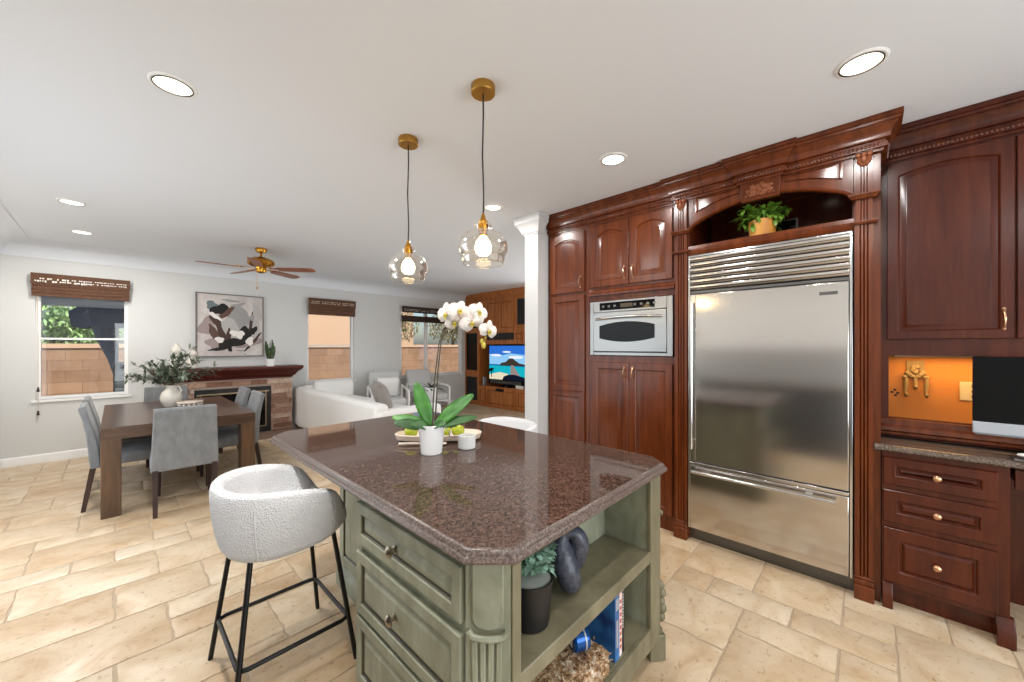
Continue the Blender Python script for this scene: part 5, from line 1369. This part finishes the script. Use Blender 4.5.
# ================================================================== CEILING FIXTURES
def pendant(x, y, label):
    t = thing('pendant_light', label, 'lamp', (0, 0, 0), group='glass pendant lamps over the island')
    obj('canopy', G().lathe([(.0001, 0), (.058, 0), (.060, -.004), (.060, -.036), (.057, -.040), (.0001, -.041)], (0, 0, CEIL), 32), M['brass_satin'], t)
    obj('cord', G().tube([(0, 0, CEIL - .038), (.004, .003, 2.6), (-.003, .002, 2.4), (.002, -.002, 2.2), (0, 0, 2.09)], .004, 8), M['black_cord'], t)
    obj('socket', G().lathe([(.004, 2.115), (.010, 2.10), (.014, 2.082), (.024, 2.07), (.026, 2.03), (.020, 2.02), (.018, 2.0), (.0001, 2.0)], (0, 0, 0), 24), M['brass'], t)
    sh = [(.030, 2.062), (.040, 2.058), (.043, 2.048), (.036, 2.036), (.034, 2.028), (.056, 2.020), (.090, 2.002), (.112, 1.974), (.122, 1.942), (.121, 1.912), (.112, 1.890), (.105, 1.880), (.106, 1.868), (.104, 1.850), (.098, 1.836)]
    sh = [(r_, 2.062 - (2.062 - z_) * .885) for r_, z_ in sh]
    g = G().lathe(sh, (0, 0, 0), 40, cap=False)
    s = obj('glass_shade', g, M['amber_glass'], t, recalc=False)
    obj('rim', G().tube([(.105 * math.cos(2 * PI * k / 40), .105 * math.sin(2 * PI * k / 40), 1.897) for k in range(40)], .0022, 6, closed=True).tube([(.098 * math.cos(2 * PI * k / 40), .098 * math.sin(2 * PI * k / 40), 1.862) for k in range(40)], .002, 6, closed=True), M['amber_glass'], s)
    obj('bulb', G().lathe([(.012, 2.0), (.018, 1.992), (.033, 1.972), (.041, 1.945), (.036, 1.918), (.02, 1.904), (.0001, 1.90)], (0, 0, 0), 20), M['bulb'], t)
    t.location = (x, y, 0); return t
p0 = pendant(1.25, 1.38, 'amber glass pendant lamp nearer the refrigerator, larger in view')
dup(p0, (1.25, 2.07, 0), 0, 'amber glass pendant lamp over the far half of the island')
for y in (1.38, 2.07): lamp('pendant_glow', 'POINT', (1.25, y, 1.94), 5, (1, .80, .55), shadow_soft_size=.03)
def can(x, y, label, mat, first=None, energy=20, col=(1, .97, .94)):
    t = thing('recessed_light', label, 'light', (x, y, CEIL - .0005), group='recessed ceiling lights')
    obj('trim_ring', G().lathe([(.076, -.002), (.078, -.006), (.086, -.007), (.093, -.003), (.094, 0), (.076, 0)], (x, y, CEIL - .0005), 36, cap=False), M['trim_white'], t)
    obj('gasket', G().lathe([(.073, -.0045), (.078, -.0055), (.0785, -.0085), (.073, -.009)], (x, y, CEIL - .0005), 36, cap=False), M['steel_dark'], t)
    obj('lens', G().lathe([(.0001, -.006), (.06, -.0055), (.074, -.003), (.074, -.001), (.0001, -.001)], (x, y, CEIL - .0005), 36, cap=False), mat, t)
    lamp('can_light', 'AREA', (x, y, CEIL - .012), energy, col, (0, 0, 0), shape='DISK', size=.13)
can(.196, 2.481, 'round ceiling light above the bar stool, large and near the top left', M['lens'])
can(-.263, 5.15, 'round ceiling light above the near half of the dining table', M['lens_cool'])
can(-.255, 6.423, 'round ceiling light above the dining side window', M['lens_cool'])
can(2.326, .023, 'warm round ceiling light in front of the refrigerator crown', M['lens'], energy=9)
can(2.35, 1.271, 'white round ceiling light in front of the oven cabinet', M['lens_cool'], energy=9)
can(2.40, 2.514, 'round ceiling light by the white post, behind the pendant cord', M['lens'], energy=9)
for y in (1.27, .02, -1.2): lamp('can_light', 'AREA', (.196, y, CEIL - .012), 12, (1, .97, .94), (0, 0, 0), shape='DISK', size=.13)  # unseen cans continuing the row, added to brighten the left wall
# fan
fx_, fy_ = 1.325, 5.81
t = thing('ceiling_fan', 'brass ceiling fan with five brown wooden blades', 'fan', (fx_, fy_, CEIL))
obj('canopy', G().lathe([(.065, CEIL - .0005), (.068, CEIL - .015), (.055, CEIL - .05), (.02, CEIL - .06), (.0001, CEIL - .06)], (fx_, fy_, 0), 28), M['brass'], t)
obj('downrod', G().tube([(fx_, fy_, CEIL - .055), (fx_, fy_, 2.60)], .013, 12), M['brass'], t)
obj('motor_housing', G().lathe([(.02, 2.63), (.09, 2.615), (.145, 2.585), (.158, 2.555), (.15, 2.53), (.11, 2.505), (.075, 2.495), (.0001, 2.495)], (fx_, fy_, 0), 36), M['brass'], t)
obj('switch_cup', G().lathe([(.06, 2.496), (.062, 2.46), (.055, 2.43), (.03, 2.418), (.0001, 2.416)], (fx_, fy_, 0), 28), M['brass'], t)
M['fan_blade'] = wood('fan_blade_wood', '5f3014', '8a4a22', 'a8602f', .35, scale=(3, 3, 3), coat=.1)
for k in range(5):
    a = math.radians(178 - 72 * k); Mb = Matrix.Translation((fx_, fy_, 2.472)) @ Matrix.Rotation(a, 4, 'Z') @ Matrix.Rotation(math.radians(-12), 4, 'X')
    pts = [(.20, -.05), (.30, -.058), (.56, -.068), (.635, -.06), (.665, -.03), (.668, .03), (.635, .06), (.56, .068), (.30, .058), (.20, .05)]
    b = obj('blade', G().prism(pts, -.004, .004, Mb), M['fan_blade'], t, bevel=.002)
    obj('blade_arm', G().prism([(.10, -.018), (.16, -.014), (.22, -.04), (.27, -.035), (.27, .035), (.22, .04), (.16, .014), (.10, .018)], .0045, .011, Mb), M['brass'], b)
obj('pull_chain', G().tube([(fx_ - .045, fy_ + .0, 2.43), (fx_ - .047, fy_, 2.23)], .0022, 6).ball((fx_ - .047, fy_, 2.215), .011, (1, 1, 1.4), 10), M['brass_satin'], t)
